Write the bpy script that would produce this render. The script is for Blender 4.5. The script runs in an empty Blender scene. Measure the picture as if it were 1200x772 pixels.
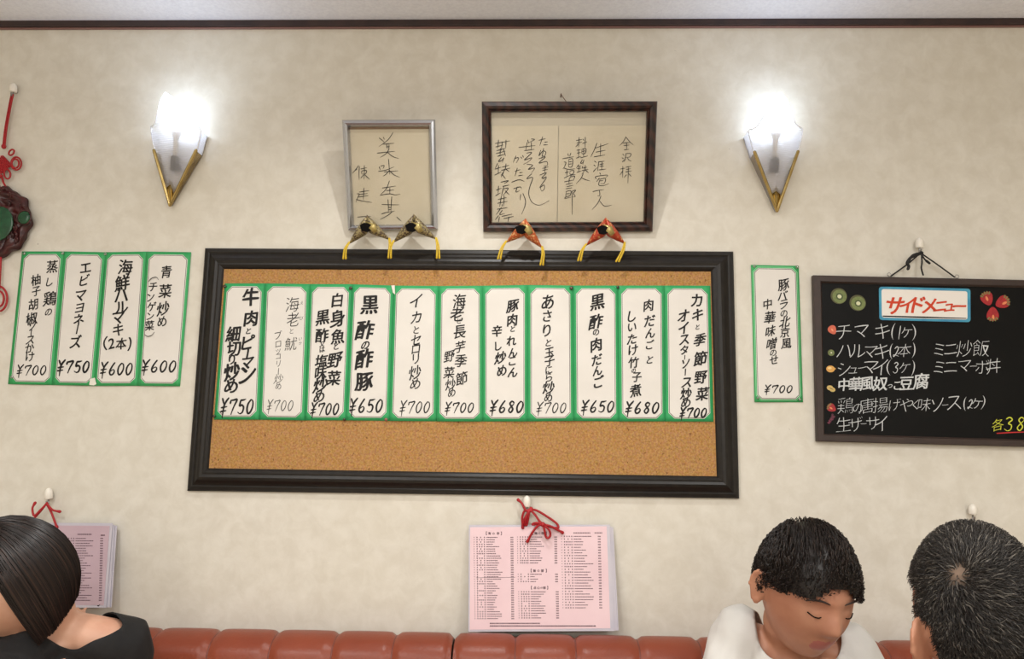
import bpy, math, random
import numpy as np
from mathutils import Vector as V, Matrix as M
random.seed(7); RNG = np.random.default_rng(7)
SC = bpy.context.scene
COL = SC.collection
PI = math.pi
# ------------------------------------------------------------------ camera
CAM = V((0.0, -1.94, 1.33))
FPX, CX, CY = 900.0, 600.0, 386.0
pitch, yaw, roll = math.radians(8.05), math.radians(-1.44), math.radians(0.63)
_fwd = V((math.sin(yaw)*math.cos(pitch), math.cos(yaw)*math.cos(pitch), math.sin(pitch)))
_r0 = V((math.cos(yaw), -math.sin(yaw), 0)); _u0 = _r0.cross(_fwd)
_r = _r0*math.cos(roll) + _u0*math.sin(roll); _u = -_r0*math.sin(roll) + _u0*math.cos(roll)
cd = bpy.data.cameras.new('camera'); cam = bpy.data.objects.new('camera', cd); COL.objects.link(cam)
cd.sensor_fit = 'HORIZONTAL'; cd.sensor_width = 36; cd.lens = FPX*36/1200; cd.clip_start = .02
_m = M((_r, _u, -_fwd)).transposed().to_4x4(); _m.translation = CAM
cam.matrix_world = _m; SC.camera = cam
# ------------------------------------------------------------------ view, world, lights
SC.view_settings.view_transform = 'Standard'; SC.view_settings.look = 'None'
SC.view_settings.gamma = 1; SC.view_settings.use_curve_mapping = False
SC.view_settings.exposure = 0.0
CEIL = (CAM.z+(lambda d: d.z/d.y)((_fwd*FPX-_u*(22.4-CY)).normalized())*(-.014-CAM.y))
wd = bpy.data.worlds.new('world'); SC.world = wd; wd.use_nodes = True
wd.node_tree.nodes['Background'].inputs[0].default_value = (1, .86, .68, 1)
wd.node_tree.nodes['Background'].inputs[1].default_value = .02
def lamp(name, loc, power, size, color, spread=180):
    l = bpy.data.lights.new(name, 'AREA'); l.shape = 'DISK'; l.size = size; l.energy = power; l.color = color
    l.spread = math.radians(spread)
    o = bpy.data.objects.new(name, l); COL.objects.link(o); o.location = loc; return o
WARM = (1.0, .995, .975)
def point_fill(loc, power, r):  # unseen point fills, added behind the camera to lift the ceiling
    l = bpy.data.lights.new('added_fill_light', 'POINT'); l.shadow_soft_size = r; l.energy = power; l.color = WARM
    o = bpy.data.objects.new('added_fill_light', l); COL.objects.link(o); o.location = loc
lamp('ceiling_downlight', (-.10, -.62, CEIL-.012), 5.2, .045, WARM, 140)
lamp('ceiling_light', (-1.0, -1.75, CEIL-.012), 15, .25, WARM, 165)
lamp('ceiling_light', (1.0, -1.75, CEIL-.012), 15, .25, WARM, 165)
lamp('ceiling_light', (0, -3.1, CEIL-.012), 36, .6, WARM)
point_fill((-1.1, -2.9, 1.75), 22, .12)
point_fill((1.1, -2.9, 1.75), 22, .12)

# ------------------------------------------------------------------ helpers
def ray(px, py):
    return (_fwd*FPX + _r*(px-CX) - _u*(py-CY)).normalized()
def W(px, py, y=0.0):                       # photo pixel -> point on the plane at depth y in front of the wall
    d = ray(px, py); return CAM + d*((y-CAM.y)/d.y)
def HIT(px, py, p0, n):
    d = ray(px, py); return CAM + d*((p0-CAM).dot(n)/d.dot(n))
def lin(c):
    return tuple((x/255/12.92 if x/255 <= .04045 else ((x/255+.055)/1.055)**2.4) for x in c)
class MB:
    def __init__(s): s.v = []; s.f = []; s.mi = []
    def add(s, vs, fs, mi=0):
        b = len(s.v); s.v += [tuple(p) for p in vs]
        s.f += [tuple(i+b for i in f) for f in fs]; s.mi += [mi]*len(fs); return s
    def box(s, a, b, mi=0):
        (x0,y0,z0),(x1,y1,z1) = a, b
        vs = [(x0,y0,z0),(x1,y0,z0),(x1,y1,z0),(x0,y1,z0),(x0,y0,z1),(x1,y0,z1),(x1,y1,z1),(x0,y1,z1)]
        return s.add(vs, [(3,2,1,0),(4,5,6,7),(0,1,5,4),(1,2,6,5),(2,3,7,6),(3,0,4,7)], mi)
    def build(s, name, mats, parent=None, smooth=False, bevel=0, label=None):
        me = bpy.data.meshes.new(name); me.from_pydata(s.v, [], s.f)
        if not isinstance(mats, (list, tuple)): mats = [mats]
        for m in mats: me.materials.append(m)
        me.polygons.foreach_set('material_index', s.mi)
        if smooth: me.polygons.foreach_set('use_smooth', [True]*len(s.f))
        me.update()
        o = bpy.data.objects.new(name, me); COL.objects.link(o)
        if parent is not None:
            o.parent = parent; o.matrix_parent_inverse = M.Translation(-parent.location)
        if bevel:
            b = o.modifiers.new('bevel', 'BEVEL'); b.width = bevel; b.segments = 2; b.limit_method = 'ANGLE'
        if label: o['label'] = label
        return o
def thing(name, label, cat, loc, group=None):
    o = bpy.data.objects.new(name, None); o.empty_display_size = .05; COL.objects.link(o); o.location = loc
    return tag(o, label, cat, group)
def tag(o, label, cat, group=None):
    o['label'] = label; o['category'] = cat
    if group: o['group'] = group
    return o
def struct(o): o['kind'] = 'structure'; return o
def crom(pts, n=6, closed=False):
    P = [V(p) if len(p) == 3 else V((p[0], p[1], 0)) for p in pts]
    if len(P) < 3 and not closed: return P
    out = []; N = len(P); segs = N if closed else N-1
    for i in range(segs):
        if closed: a,b,c,d = P[(i-1)%N],P[i],P[(i+1)%N],P[(i+2)%N]
        else: a,b,c,d = P[max(i-1,0)],P[i],P[i+1],P[min(i+2,N-1)]
        for k in range(n):
            t = k/n
            out.append(.5*((2*b)+(c-a)*t+(2*a-5*b+4*c-d)*t*t+(3*b-a-3*c+d)*t**3))
    if not closed: out.append(P[-1])
    return out
def tube(mb, pts, r, n=8, mi=0, closed=False, round_end=True):
    P = [V(p) for p in pts]; N = len(P)
    R = list(r) if hasattr(r, '__len__') else [r]*N
    if round_end and not closed:            # rounded tips
        t0 = (P[0]-P[1]).normalized(); t1 = (P[-1]-P[-2]).normalized()
        P = [P[0]+t0*R[0]*.95, P[0]+t0*R[0]*.6]+P+[P[-1]+t1*R[-1]*.6, P[-1]+t1*R[-1]*.95]
        R = [R[0]*.3, R[0]*.8]+R+[R[-1]*.8, R[-1]*.3]; N = len(P)
    t = (P[1]-P[0]).normalized()
    a = t.orthogonal().normalized(); vs = []; fs = []
    for i in range(N):
        if closed: t2 = (P[(i+1)%N]-P[i-1])
        else: t2 = P[min(i+1,N-1)]-P[max(i-1,0)]
        t2 = t2.normalized() if t2.length > 1e-9 else t
        a = (a - t2*a.dot(t2)); a = a.normalized() if a.length > 1e-6 else t2.orthogonal().normalized()
        b = t2.cross(a); t = t2
        for k in range(n):
            w = 2*PI*k/n; vs.append(P[i]+(a*math.cos(w)+b*math.sin(w))*R[i])
    for i in range(N if closed else N-1):
        j = (i+1) % N
        for k in range(n):
            l = (k+1) % n; fs.append((i*n+k, i*n+l, j*n+l, j*n+k))
    if not closed: fs += [tuple(range(n-1,-1,-1)), tuple((N-1)*n+k for k in range(n))]
    return mb.add(vs, fs, mi)
def lathe(mb, base, axis, prof, n=20, mi=0):
    axis = axis.normalized(); a = axis.orthogonal().normalized(); b = axis.cross(a); vs = []; fs = []
    for (h, r) in prof:
        for k in range(n):
            w = 2*PI*k/n; vs.append(base+axis*h+(a*math.cos(w)+b*math.sin(w))*max(r, 1e-5))
    for i in range(len(prof)-1):
        for k in range(n):
            l = (k+1) % n; fs.append((i*n+k, i*n+l, (i+1)*n+l, (i+1)*n+k))
    fs += [tuple(range(n-1,-1,-1)), tuple((len(prof)-1)*n+k for k in range(n))]
    return mb.add(vs, fs, mi)
def ellip(mb, c, r, rot=None, nu=16, nv=10, mi=0):
    vs = []; fs = []; rot = rot or M.Identity(3)
    for i in range(1, nv):
        p = -PI/2+PI*i/nv
        for j in range(nu):
            l = 2*PI*j/nu
            vs.append(V(c)+rot@V((r[0]*math.cos(p)*math.cos(l), r[1]*math.cos(p)*math.sin(l), r[2]*math.sin(p))))
    b = len(vs); vs += [V(c)+rot@V((0,0,-r[2])), V(c)+rot@V((0,0,r[2]))]
    for i in range(nv-2):
        for j in range(nu):
            k = (j+1) % nu; fs.append((i*nu+j, i*nu+k, (i+1)*nu+k, (i+1)*nu+j))
    for j in range(nu):
        k = (j+1) % nu; fs.append((b, k, j)); fs.append((b+1, (nv-2)*nu+j, (nv-2)*nu+k))
    return mb.add(vs, fs, mi)
def frame_mesh(outer, inner, n, prof, mi=0):   # corners TL TR BR BL; profile of (t outer->inner, height along n)
    mb = MB(); K = len(prof)
    for c in range(4):
        for (t, h) in prof: mb.v.append(tuple(outer[c].lerp(inner[c], t)+n*h))
    for c in range(4):
        d = (c+1) % 4
        for k in range(K):
            l = (k+1) % K
            mb.f.append((c*K+k, c*K+l, d*K+l, d*K+k)); mb.mi.append(mi)
    return mb
def slab(mb, corners, n, th, mi=0):            # thin solid quad: front at corners, thickness backwards along -n
    c = [V(p) for p in corners]; vs = c+[p-n*th for p in c]; k = len(c)
    fs = [tuple(range(k-1,-1,-1)), tuple(range(k, 2*k))]+[(i, (i+1)%k, k+(i+1)%k, k+i) for i in range(k)]
    return mb.add(vs, fs, mi)

# ------------------------------------------------------------------ materials
def newmat(name):
    m = bpy.data.materials.new(name); m.use_nodes = True
    return m, m.node_tree, m.node_tree.nodes['Principled BSDF']
def nd(nt, typ, ins=None, **kw):
    x = nt.nodes.new(typ)
    for k, v in kw.items(): setattr(x, k, v)
    for k, v in (ins or {}).items():
        if hasattr(v, 'is_output') or isinstance(v, bpy.types.NodeSocket): nt.links.new(v, x.inputs[k])
        else: x.inputs[k].default_value = v
    return x
def mth(nt, op, a, b=0.0, c=0.0):
    x = nt.nodes.new('ShaderNodeMath'); x.operation = op
    for i, v in enumerate((a, b, c)):
        if isinstance(v, bpy.types.NodeSocket): nt.links.new(v, x.inputs[i])
        else: x.inputs[i].default_value = v
    return x.outputs[0]
def mixc(nt, f, a, b):
    x = nt.nodes.new('ShaderNodeMix'); x.data_type = 'RGBA'
    for i, v in ((0, f), (6, a), (7, b)):
        if isinstance(v, bpy.types.NodeSocket): nt.links.new(v, x.inputs[i])
        elif i == 0: x.inputs[0].default_value = v
        else: x.inputs[i].default_value = (*v, 1)
    return x.outputs[2]
def mat(name, c, rough=.5, metal=0, c2=None, scale=20, detail=4, bump=0, bscale=None, spec=.5, lo=.35, hi=.65, coat=0):
    m, nt, p = newmat(name); c = lin(c)
    p.inputs['Base Color'].default_value = (*c, 1); p.inputs['Roughness'].default_value = rough
    p.inputs['Metallic'].default_value = metal; p.inputs['Specular IOR Level'].default_value = spec
    p.inputs['Coat Weight'].default_value = coat
    if c2 or bump:
        tc = nd(nt, 'ShaderNodeTexCoord')
    if c2:
        no = nd(nt, 'ShaderNodeTexNoise', {'Vector': tc.outputs['Object'], 'Scale': scale, 'Detail': detail})
        r = nd(nt, 'ShaderNodeMapRange', {0: no.outputs[0], 1: lo, 2: hi})
        nt.links.new(mixc(nt, r.outputs[0], c, lin(c2)), p.inputs['Base Color'])
    if bump:
        n2 = nd(nt, 'ShaderNodeTexNoise', {'Vector': tc.outputs['Object'], 'Scale': bscale or scale, 'Detail': 5})
        b = nd(nt, 'ShaderNodeBump', {'Height': n2.outputs[0], 'Strength': bump, 'Distance': .002})
        nt.links.new(b.outputs[0], p.inputs['Normal'])
    return m
def wall_mat():
    m, nt, p = newmat('wall_vinyl'); tc = nd(nt, 'ShaderNodeTexCoord').outputs['Object']
    n1 = nd(nt, 'ShaderNodeTexNoise', {'Vector': tc, 'Scale': 15.0, 'Detail': 6, 'Roughness': .6, 'Distortion': .5})
    n2 = nd(nt, 'ShaderNodeTexNoise', {'Vector': tc, 'Scale': 23.0, 'Detail': 7, 'Roughness': .62, 'Distortion': .4})
    n3 = nd(nt, 'ShaderNodeTexNoise', {'Vector': tc, 'Scale': 1.8, 'Detail': 2})
    r1 = nd(nt, 'ShaderNodeMapRange', {0: n1.outputs[0], 1: .42, 2: .70})
    r2 = nd(nt, 'ShaderNodeMapRange', {0: n2.outputs[0], 1: .40, 2: .64})
    a = mixc(nt, r1.outputs[0], lin((214, 208, 195)), lin((226, 221, 209)))
    b = mixc(nt, r2.outputs[0], lin((211, 204, 190)), lin((227, 222, 211)))
    c = mixc(nt, .55, a, b)
    r3 = nd(nt, 'ShaderNodeMapRange', {0: n3.outputs[0], 1: .4, 2: .7, 3: 0., 4: .25})
    c = mixc(nt, r3.outputs[0], c, lin((214, 207, 188)))
    n4 = nd(nt, 'ShaderNodeTexNoise', {'Vector': tc, 'Scale': 38.0, 'Detail': 2})
    r4 = nd(nt, 'ShaderNodeMapRange', {0: n4.outputs[0], 1: .775, 2: .80, 3: 0., 4: .45})
    c = mixc(nt, r4.outputs[0], c, lin((120, 108, 92)))
    nt.links.new(c, p.inputs['Base Color']); p.inputs['Roughness'].default_value = .55
    p.inputs['Specular IOR Level'].default_value = .3
    b = nd(nt, 'ShaderNodeBump', {'Height': n2.outputs[0], 'Strength': .25, 'Distance': .002})
    nt.links.new(b.outputs[0], p.inputs['Normal']); return m
def cork_mat():
    m, nt, p = newmat('cork'); tc = nd(nt, 'ShaderNodeTexCoord').outputs['Object']
    n1 = nd(nt, 'ShaderNodeTexNoise', {'Vector': tc, 'Scale': 190.0, 'Detail': 4, 'Roughness': .7})
    v = nd(nt, 'ShaderNodeTexVoronoi', {'Vector': tc, 'Scale': 260.0})
    r1 = nd(nt, 'ShaderNodeMapRange', {0: n1.outputs[0], 1: .33, 2: .67})
    a = mixc(nt, r1.outputs[0], lin((128, 84, 36)), lin((204, 158, 94)))
    a = mixc(nt, .06, a, v.outputs['Color'])
    a = mixc(nt, .38, a, lin((168, 118, 56)))
    n2 = nd(nt, 'ShaderNodeTexNoise', {'Vector': tc, 'Scale': 130.0, 'Detail': 3})
    r2 = nd(nt, 'ShaderNodeMapRange', {0: n2.outputs[0], 1: .66, 2: .72, 3: 0., 4: .8})
    a = mixc(nt, r2.outputs[0], a, lin((105, 62, 28)))
    nt.links.new(a, p.inputs['Base Color']); p.inputs['Roughness'].default_value = .9
    b = nd(nt, 'ShaderNodeBump', {'Height': n1.outputs[0], 'Strength': .5, 'Distance': .001})
    nt.links.new(b.outputs[0], p.inputs['Normal']); return m
def strip_mat(name, w, h, ins, cut, green, double=False):   # printed border of a menu strip, from its own UVs
    m, nt, p = newmat(name); uv = nd(nt, 'ShaderNodeUVMap', uv_map='UVMap').outputs[0]
    s = nd(nt, 'ShaderNodeSeparateXYZ', {0: uv})
    x = mth(nt, 'MULTIPLY', mth(nt, 'ABSOLUTE', mth(nt, 'SUBTRACT', s.outputs[0], .5)), w)
    y = mth(nt, 'MULTIPLY', mth(nt, 'ABSOLUTE', mth(nt, 'SUBTRACT', s.outputs[1], .5)), h)
    d1 = mth(nt, 'SUBTRACT', x, w/2-ins); d2 = mth(nt, 'SUBTRACT', y, h/2-ins)
    d3 = mth(nt, 'MULTIPLY', mth(nt, 'SUBTRACT', mth(nt, 'ADD', x, y), w/2+h/2-2*ins-cut), .7071)
    d = mth(nt, 'MAXIMUM', mth(nt, 'MAXIMUM', d1, d2), d3)
    g = mth(nt, 'GREATER_THAN', d, 0.0)
    line = mth(nt, 'COMPARE', d, -.95, .33)
    tc = nd(nt, 'ShaderNodeTexCoord').outputs['Object']
    no = nd(nt, 'ShaderNodeTexNoise', {'Vector': tc, 'Scale': 14.0, 'Detail': 3})
    paper = mixc(nt, no.outputs[0], lin((216, 211, 203)), lin((231, 226, 219)))
    gr = mixc(nt, no.outputs[0], lin(green), lin(tuple(min(255, k+22) for k in green)))
    if double:
        l2 = mth(nt, 'COMPARE', d, 1.3, .35); gr = mixc(nt, l2, gr, lin((150, 215, 165)))
    c = mixc(nt, line, paper, lin((92, 84, 78))); c = mixc(nt, g, c, gr)
    nt.links.new(c, p.inputs['Base Color']); p.inputs['Roughness'].default_value = .6; return m
def emis(name, c, st):
    m, nt, p = newmat(name); p.inputs['Emission Color'].default_value = (*c, 1); p.inputs['Emission Strength'].default_value = st
    p.inputs['Base Color'].default_value = (*c, 1); return m
def clear_mat(name, tint, gloss=.06, rough=.05):
    m, nt, p = newmat(name); out = nt.nodes['Material Output']
    t = nd(nt, 'ShaderNodeBsdfTransparent', {0: (*tint, 1)}); g = nd(nt, 'ShaderNodeBsdfGlossy', {'Roughness': rough})
    x = nd(nt, 'ShaderNodeMixShader', {0: gloss, 1: t.outputs[0], 2: g.outputs[0]})
    nt.links.new(x.outputs[0], out.inputs[0]); return m
def shade_mat():
    m, nt, p = newmat('etched_glass'); out = nt.nodes['Material Output']
    tc = nd(nt, 'ShaderNodeTexCoord').outputs['Object']
    w = nd(nt, 'ShaderNodeTexWave', {'Vector': tc, 'Scale': 60.0, 'Distortion': 0.0}, bands_direction='Z')
    b = nd(nt, 'ShaderNodeBump', {'Height': w.outputs[0], 'Strength': .6, 'Distance': .002})
    t = nd(nt, 'ShaderNodeBsdfTransparent', {0: (.95, .95, .97, 1)})
    f = nd(nt, 'ShaderNodeBsdfTranslucent', {0: (.93, .93, .96, 1), 'Normal': b.outputs[0]})
    d = nd(nt, 'ShaderNodeBsdfDiffuse', {0: (.8, .8, .84, 1), 'Normal': b.outputs[0]})
    g = nd(nt, 'ShaderNodeBsdfGlossy', {0: (1, 1, 1, 1), 'Roughness': .12, 'Normal': b.outputs[0]})
    a1 = nd(nt, 'ShaderNodeMixShader', {0: .5, 1: f.outputs[0], 2: d.outputs[0]})
    a2 = nd(nt, 'ShaderNodeMixShader', {0: .30, 1: t.outputs[0], 2: a1.outputs[0]})
    a3 = nd(nt, 'ShaderNodeMixShader', {0: .06, 1: a2.outputs[0], 2: g.outputs[0]})
    nt.links.new(a3.outputs[0], out.inputs[0]); return m
def hair_mat(name, c, grey, gfrac, rough=.4):
    m, nt, p = newmat(name); at = nd(nt, 'ShaderNodeAttribute', attribute_name='strand')
    r = nd(nt, 'ShaderNodeMapRange', {0: at.outputs['Fac'], 1: 1-gfrac, 2: 1.0})
    nt.links.new(mixc(nt, r.outputs[0], lin(c), lin(grey)), p.inputs['Base Color'])
    p.inputs['Roughness'].default_value = rough; p.inputs['Specular IOR Level'].default_value = .35; return m
def wood_frame_mat():
    m, nt, p = newmat('striped_wood'); tc = nd(nt, 'ShaderNodeTexCoord').outputs['Object']
    w = nd(nt, 'ShaderNodeTexWave', {'Vector': tc, 'Scale': 22.0, 'Distortion': 3.0, 'Detail': 2, 'Detail Scale': 1.5}, bands_direction='DIAGONAL')
    nt.links.new(mixc(nt, w.outputs[0], lin((22, 12, 10)), lin((62, 33, 24))), p.inputs['Base Color'])
    p.inputs['Roughness'].default_value = .3; return m
MW = wall_mat(); MCORK = cork_mat()
MCEIL = mat('ceiling_paper', (240, 241, 248), .8, c2=(231, 232, 240), scale=120, bump=.4, bscale=160)
MFLOOR = mat('floor_tile', (206, 192, 172), .4, c2=(194, 180, 160), scale=4)
MTRIM = mat('dark_trim', (58, 40, 36), .45, c2=(46, 32, 30), scale=30)
MTRIM2 = mat('trim_bead', (128, 92, 86), .4)
MBLACK = mat('board_frame_black', (24, 20, 17), .38, c2=(31, 27, 23), scale=60, spec=.35)
MINK = mat('ink', (26, 23, 22), .55, spec=.3)
MSTRIP = strip_mat('menu_strip_paper', 52, 158, 3.4, 6.5, (38, 150, 84))
MSTRIP2 = strip_mat('menu_strip_thin', 56.5, 161, 3.4, 5.0, (46, 158, 84), True)
MSTRIP3 = strip_mat('menu_strip_wall', 49, 156, 3.2, 5.5, (44, 154, 84))
MSILVER = mat('brushed_silver', (184, 186, 192), .26, .9)
MWOODF = wood_frame_mat()
MCARD = mat('autograph_card', (212, 201, 180), .75, c2=(202, 190, 166), scale=9)
MCARDB = mat('frame_backing', (196, 186, 168), .7)
MMAT = mat('brown_mat', (132, 96, 60), .7)
MPEN = mat('felt_pen', (48, 42, 38), .6)
MGLASS = clear_mat('frame_glass', (.97, .97, .96), .035, .03)
MBRASS = mat('brass', (188, 166, 112), .24, 1.0, c2=(164, 140, 88), scale=30)
MSHADE = shade_mat()
MRIM = mat('glass_rim', (240, 240, 244), .15)
MBULB = emis('bulb_led', (.66, .80, 1.0), 30)
MSOCK = mat('lamp_socket', (70, 66, 62), .5)
MWHITE = mat('white_plastic', (236, 230, 218), .35)
MSTEEL = mat('steel', (150, 148, 145), .3, 1.0)
MTACK = mat('dull_metal_tack', (92, 86, 76), .35, .8)
MTACKC = clear_mat('clear_pin', (.86, .88, .86), .25, .1)
MTACKR = mat('reddish_tack', (150, 90, 84), .4)
MTAPE = mat('white_tape', (228, 224, 212), .5)
MPINK = mat('pink_sheet', (229, 199, 203), .45, c2=(222, 190, 195), scale=10)
MPINKSHADE = mat('pink_sheet_shaded', (192, 167, 176), .45, c2=(186, 160, 170), scale=10)  # pink sheet dulled to mauve: shade from its lean put into the colour
MLAM = mat('laminate', (196, 190, 198), .25, c2=(184, 180, 192), scale=12)
MPRINT = mat('menu_print', (92, 68, 76), .7)
MRED = mat('red_cord', (178, 22, 30), .55, c2=(150, 14, 22), scale=300)
MBCORD = mat('black_cord', (24, 22, 22), .7)
MCHALKB = mat('chalkboard_black', (8, 8, 8), .45, c2=(11, 11, 11), scale=6, spec=.16)
MCHFRAME = mat('chalkboard_frame', (56, 41, 35), .5, c2=(49, 36, 31), scale=40)
MCHALK = mat('chalk_white', (206, 208, 208), .8)
MYEL = mat('marker_yellow', (206, 208, 66), .8)
MMRED = mat('marker_red', (205, 62, 28), .7)
MURED = mat('underline_red', (196, 44, 44), .8)
MBLUE = mat('card_blue', (70, 158, 186), .6, c2=(54, 132, 170), scale=30)
MCWHITE = mat('card_white', (236, 230, 222), .6)
MLEATHER = mat('red_brown_leather', (138, 66, 44), .36, c2=(127, 59, 39), scale=7, bump=.25, bscale=160, spec=.35)
MPIPE = mat('leather_seam', (112, 54, 40), .4)
MBASE = mat('sofa_base', (50, 36, 30), .6)
MSKIN = mat('skin', (206, 158, 132), .5, c2=(198, 146, 120), scale=25)
MSKIN2 = mat('skin_tan', (186, 132, 104), .5, c2=(176, 120, 94), scale=25)
MLIP = mat('lips', (176, 104, 94), .45)
MBTOP = mat('black_knit', (22, 21, 22), .85, c2=(17, 16, 17), scale=40, bump=.3, bscale=260)
MWTEE = mat('white_cotton', (216, 213, 208), .85, c2=(208, 205, 200), scale=12, bump=.35, bscale=45)
MGTEE = mat('grey_shirt', (92, 96, 104), .85)
MPANTS = mat('dark_trousers', (44, 46, 56), .85)
MSHOE = mat('dark_shoes', (34, 30, 28), .5)
MBROW = mat('brow_hair', (52, 38, 32), .7)
MHAIRW = hair_mat('hair_black_brown', (28, 21, 19), (62, 44, 36), .35, .33)
MHAIRM = hair_mat('hair_dark', (30, 22, 18), (56, 42, 34), .3)
MHAIRG = hair_mat('hair_greying', (42, 38, 35), (124, 117, 108), .2)
MWOODC = mat('carved_wood', (76, 26, 26), .35, c2=(48, 16, 17), scale=60)
MJADE = mat('jade', (30, 84, 52), .25, c2=(20, 62, 38), scale=60)
MGOLDB = mat('gold_brocade', (166, 152, 108), .4, .3, c2=(88, 72, 60), scale=230, lo=.45, hi=.55)
MREDB = mat('orange_brocade', (190, 92, 48), .4, .2, c2=(226, 178, 120), scale=170, lo=.52, hi=.62)
MREDB2 = mat('red_brocade', (176, 62, 36), .4, .2, c2=(216, 160, 104), scale=150, lo=.55, hi=.62)
MGOLDC = mat('gold_silk', (190, 172, 110), .3, .4, c2=(160, 140, 80), scale=120)
MDARKF = mat('black_lining', (14, 11, 10), .8, spec=.1)
MYCORD = mat('yellow_cord', (222, 190, 50), .5, c2=(200, 164, 36), scale=300)

# ------------------------------------------------------------------ setting
RX, RY = 2.7, -4.2
struct(MB().box((-RX, 0, 0), (RX, .12, CEIL)).build('wall_back', MW))
struct(MB().box((-RX-.12, RY, 0), (-RX, .12, CEIL)).build('wall_left', MW))
struct(MB().box((RX, RY, 0), (RX+.12, .12, CEIL)).build('wall_right', MW))
struct(MB().box((-RX-.12, RY-.12, 0), (RX+.12, RY, CEIL)).build('wall_front', MW))
struct(MB().box((-RX-.12, RY-.12, -.1), (RX+.12, .12, 0)).build('floor', MFLOOR))
struct(MB().box((-RX-.12, RY-.12, CEIL), (RX+.12, .12, CEIL+.1)).build('ceiling', MCEIL))
zt = W(600, 22.5, -.014).z; zb = W(600, 29.6, -.014).z
mb = MB().box((-RX, -.014, zb), (RX, 0, CEIL)); mb.box((-RX, -.009, zb-.003), (RX, 0, zb), 1)
struct(mb.build('trim_1', [MTRIM, MTRIM2], bevel=.001))

# ------------------------------------------------------------------ sofas
def sofa(name, label, edges):
    t = thing(name, label, 'sofa', (0.5*(edges[0]+edges[-1]), -.35, 0), 'channelled leather benches along the wall')
    topz = W(400, 738.5, -.075).z
    prof = []                                  # cross-section of the back (y, z), back bottom -> over the top -> front bottom
    for k in range(13):
        a = PI*k/12; prof.append((-.085+.068*math.cos(a)*1.0, topz-.055+.055*math.sin(a), math.cos(a), math.sin(a)))
    prof = [(-.017, topz-.5, 1, 0), (-.017, topz-.2, 1, 0)]+prof
    for k in range(1, 7): prof.append((-.153-.022*math.sin(PI*k/6)-.03*k/6, topz-.055-.37*k/6, -1, 0))
    S = 12; mb = MB(); cols = []
    for c in range(len(edges)-1):
        x0, x1 = edges[c], edges[c+1]
        for s in range(S+1):
            q = s/S; e = abs(2*q-1)
            pin = .0075*(e**14)+.0015*e**3
            if (c == 0 and s == 0) or (c == len(edges)-2 and s == S): pin = .012
            cols.append((x0+(x1-x0)*(q if 0 < s < S else (.004 if s == 0 else .996)), pin))
    for (x, pin) in cols:
        for (y, z, ny, nz) in prof: mb.v.append((x, min(y-ny*pin, -.004), z-nz*pin))
    P = len(prof)
    for i in range(len(cols)-1):
        for j in range(P-1): mb.f.append((i*P+j, i*P+j+1, (i+1)*P+j+1, (i+1)*P+j)); mb.mi.append(0)
    mb.f.append(tuple(range(P))); mb.mi.append(0); mb.f.append(tuple((len(cols)-1)*P+j for j in range(P-1, -1, -1))); mb.mi.append(0)
    b = mb.build('backrest', MLEATHER, t, smooth=True)
    sm = MB()
    for x in edges[1:-1]: tube(sm, [(x, y-ny*.0098, z-nz*.0098) for (y, z, ny, nz) in prof[2:]], .0025, 6)
    sm.build('seam_piping', MPIPE, b, smooth=True)
    s = MB().box((edges[0]+.004, -.66, .30), (edges[-1]-.004, -.17, .44)).build('seat', MLEATHER, t, bevel=.03)
    MB().box((edges[0]+.01, -.60, 0), (edges[-1]-.01, -.004, .299)).build('base', MBASE, t, bevel=.004)
    return t
ex = [W(p, 741, -.10).x for p in (-35, 38, 112, 184, 252.5, 322.5, 394, 463, 531)]
sofa('leather_sofa', 'reddish brown channelled leather bench on the left, behind the woman in black', ex)
ex2 = [W(p, 745, -.10).x for p in (532.5, 604, 674, 747.5, 819, 891, 963.5, 1036, 1109, 1182, 1255)]
sofa('leather_sofa', 'reddish brown channelled leather bench under the central pink menu', ex2)

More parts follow.
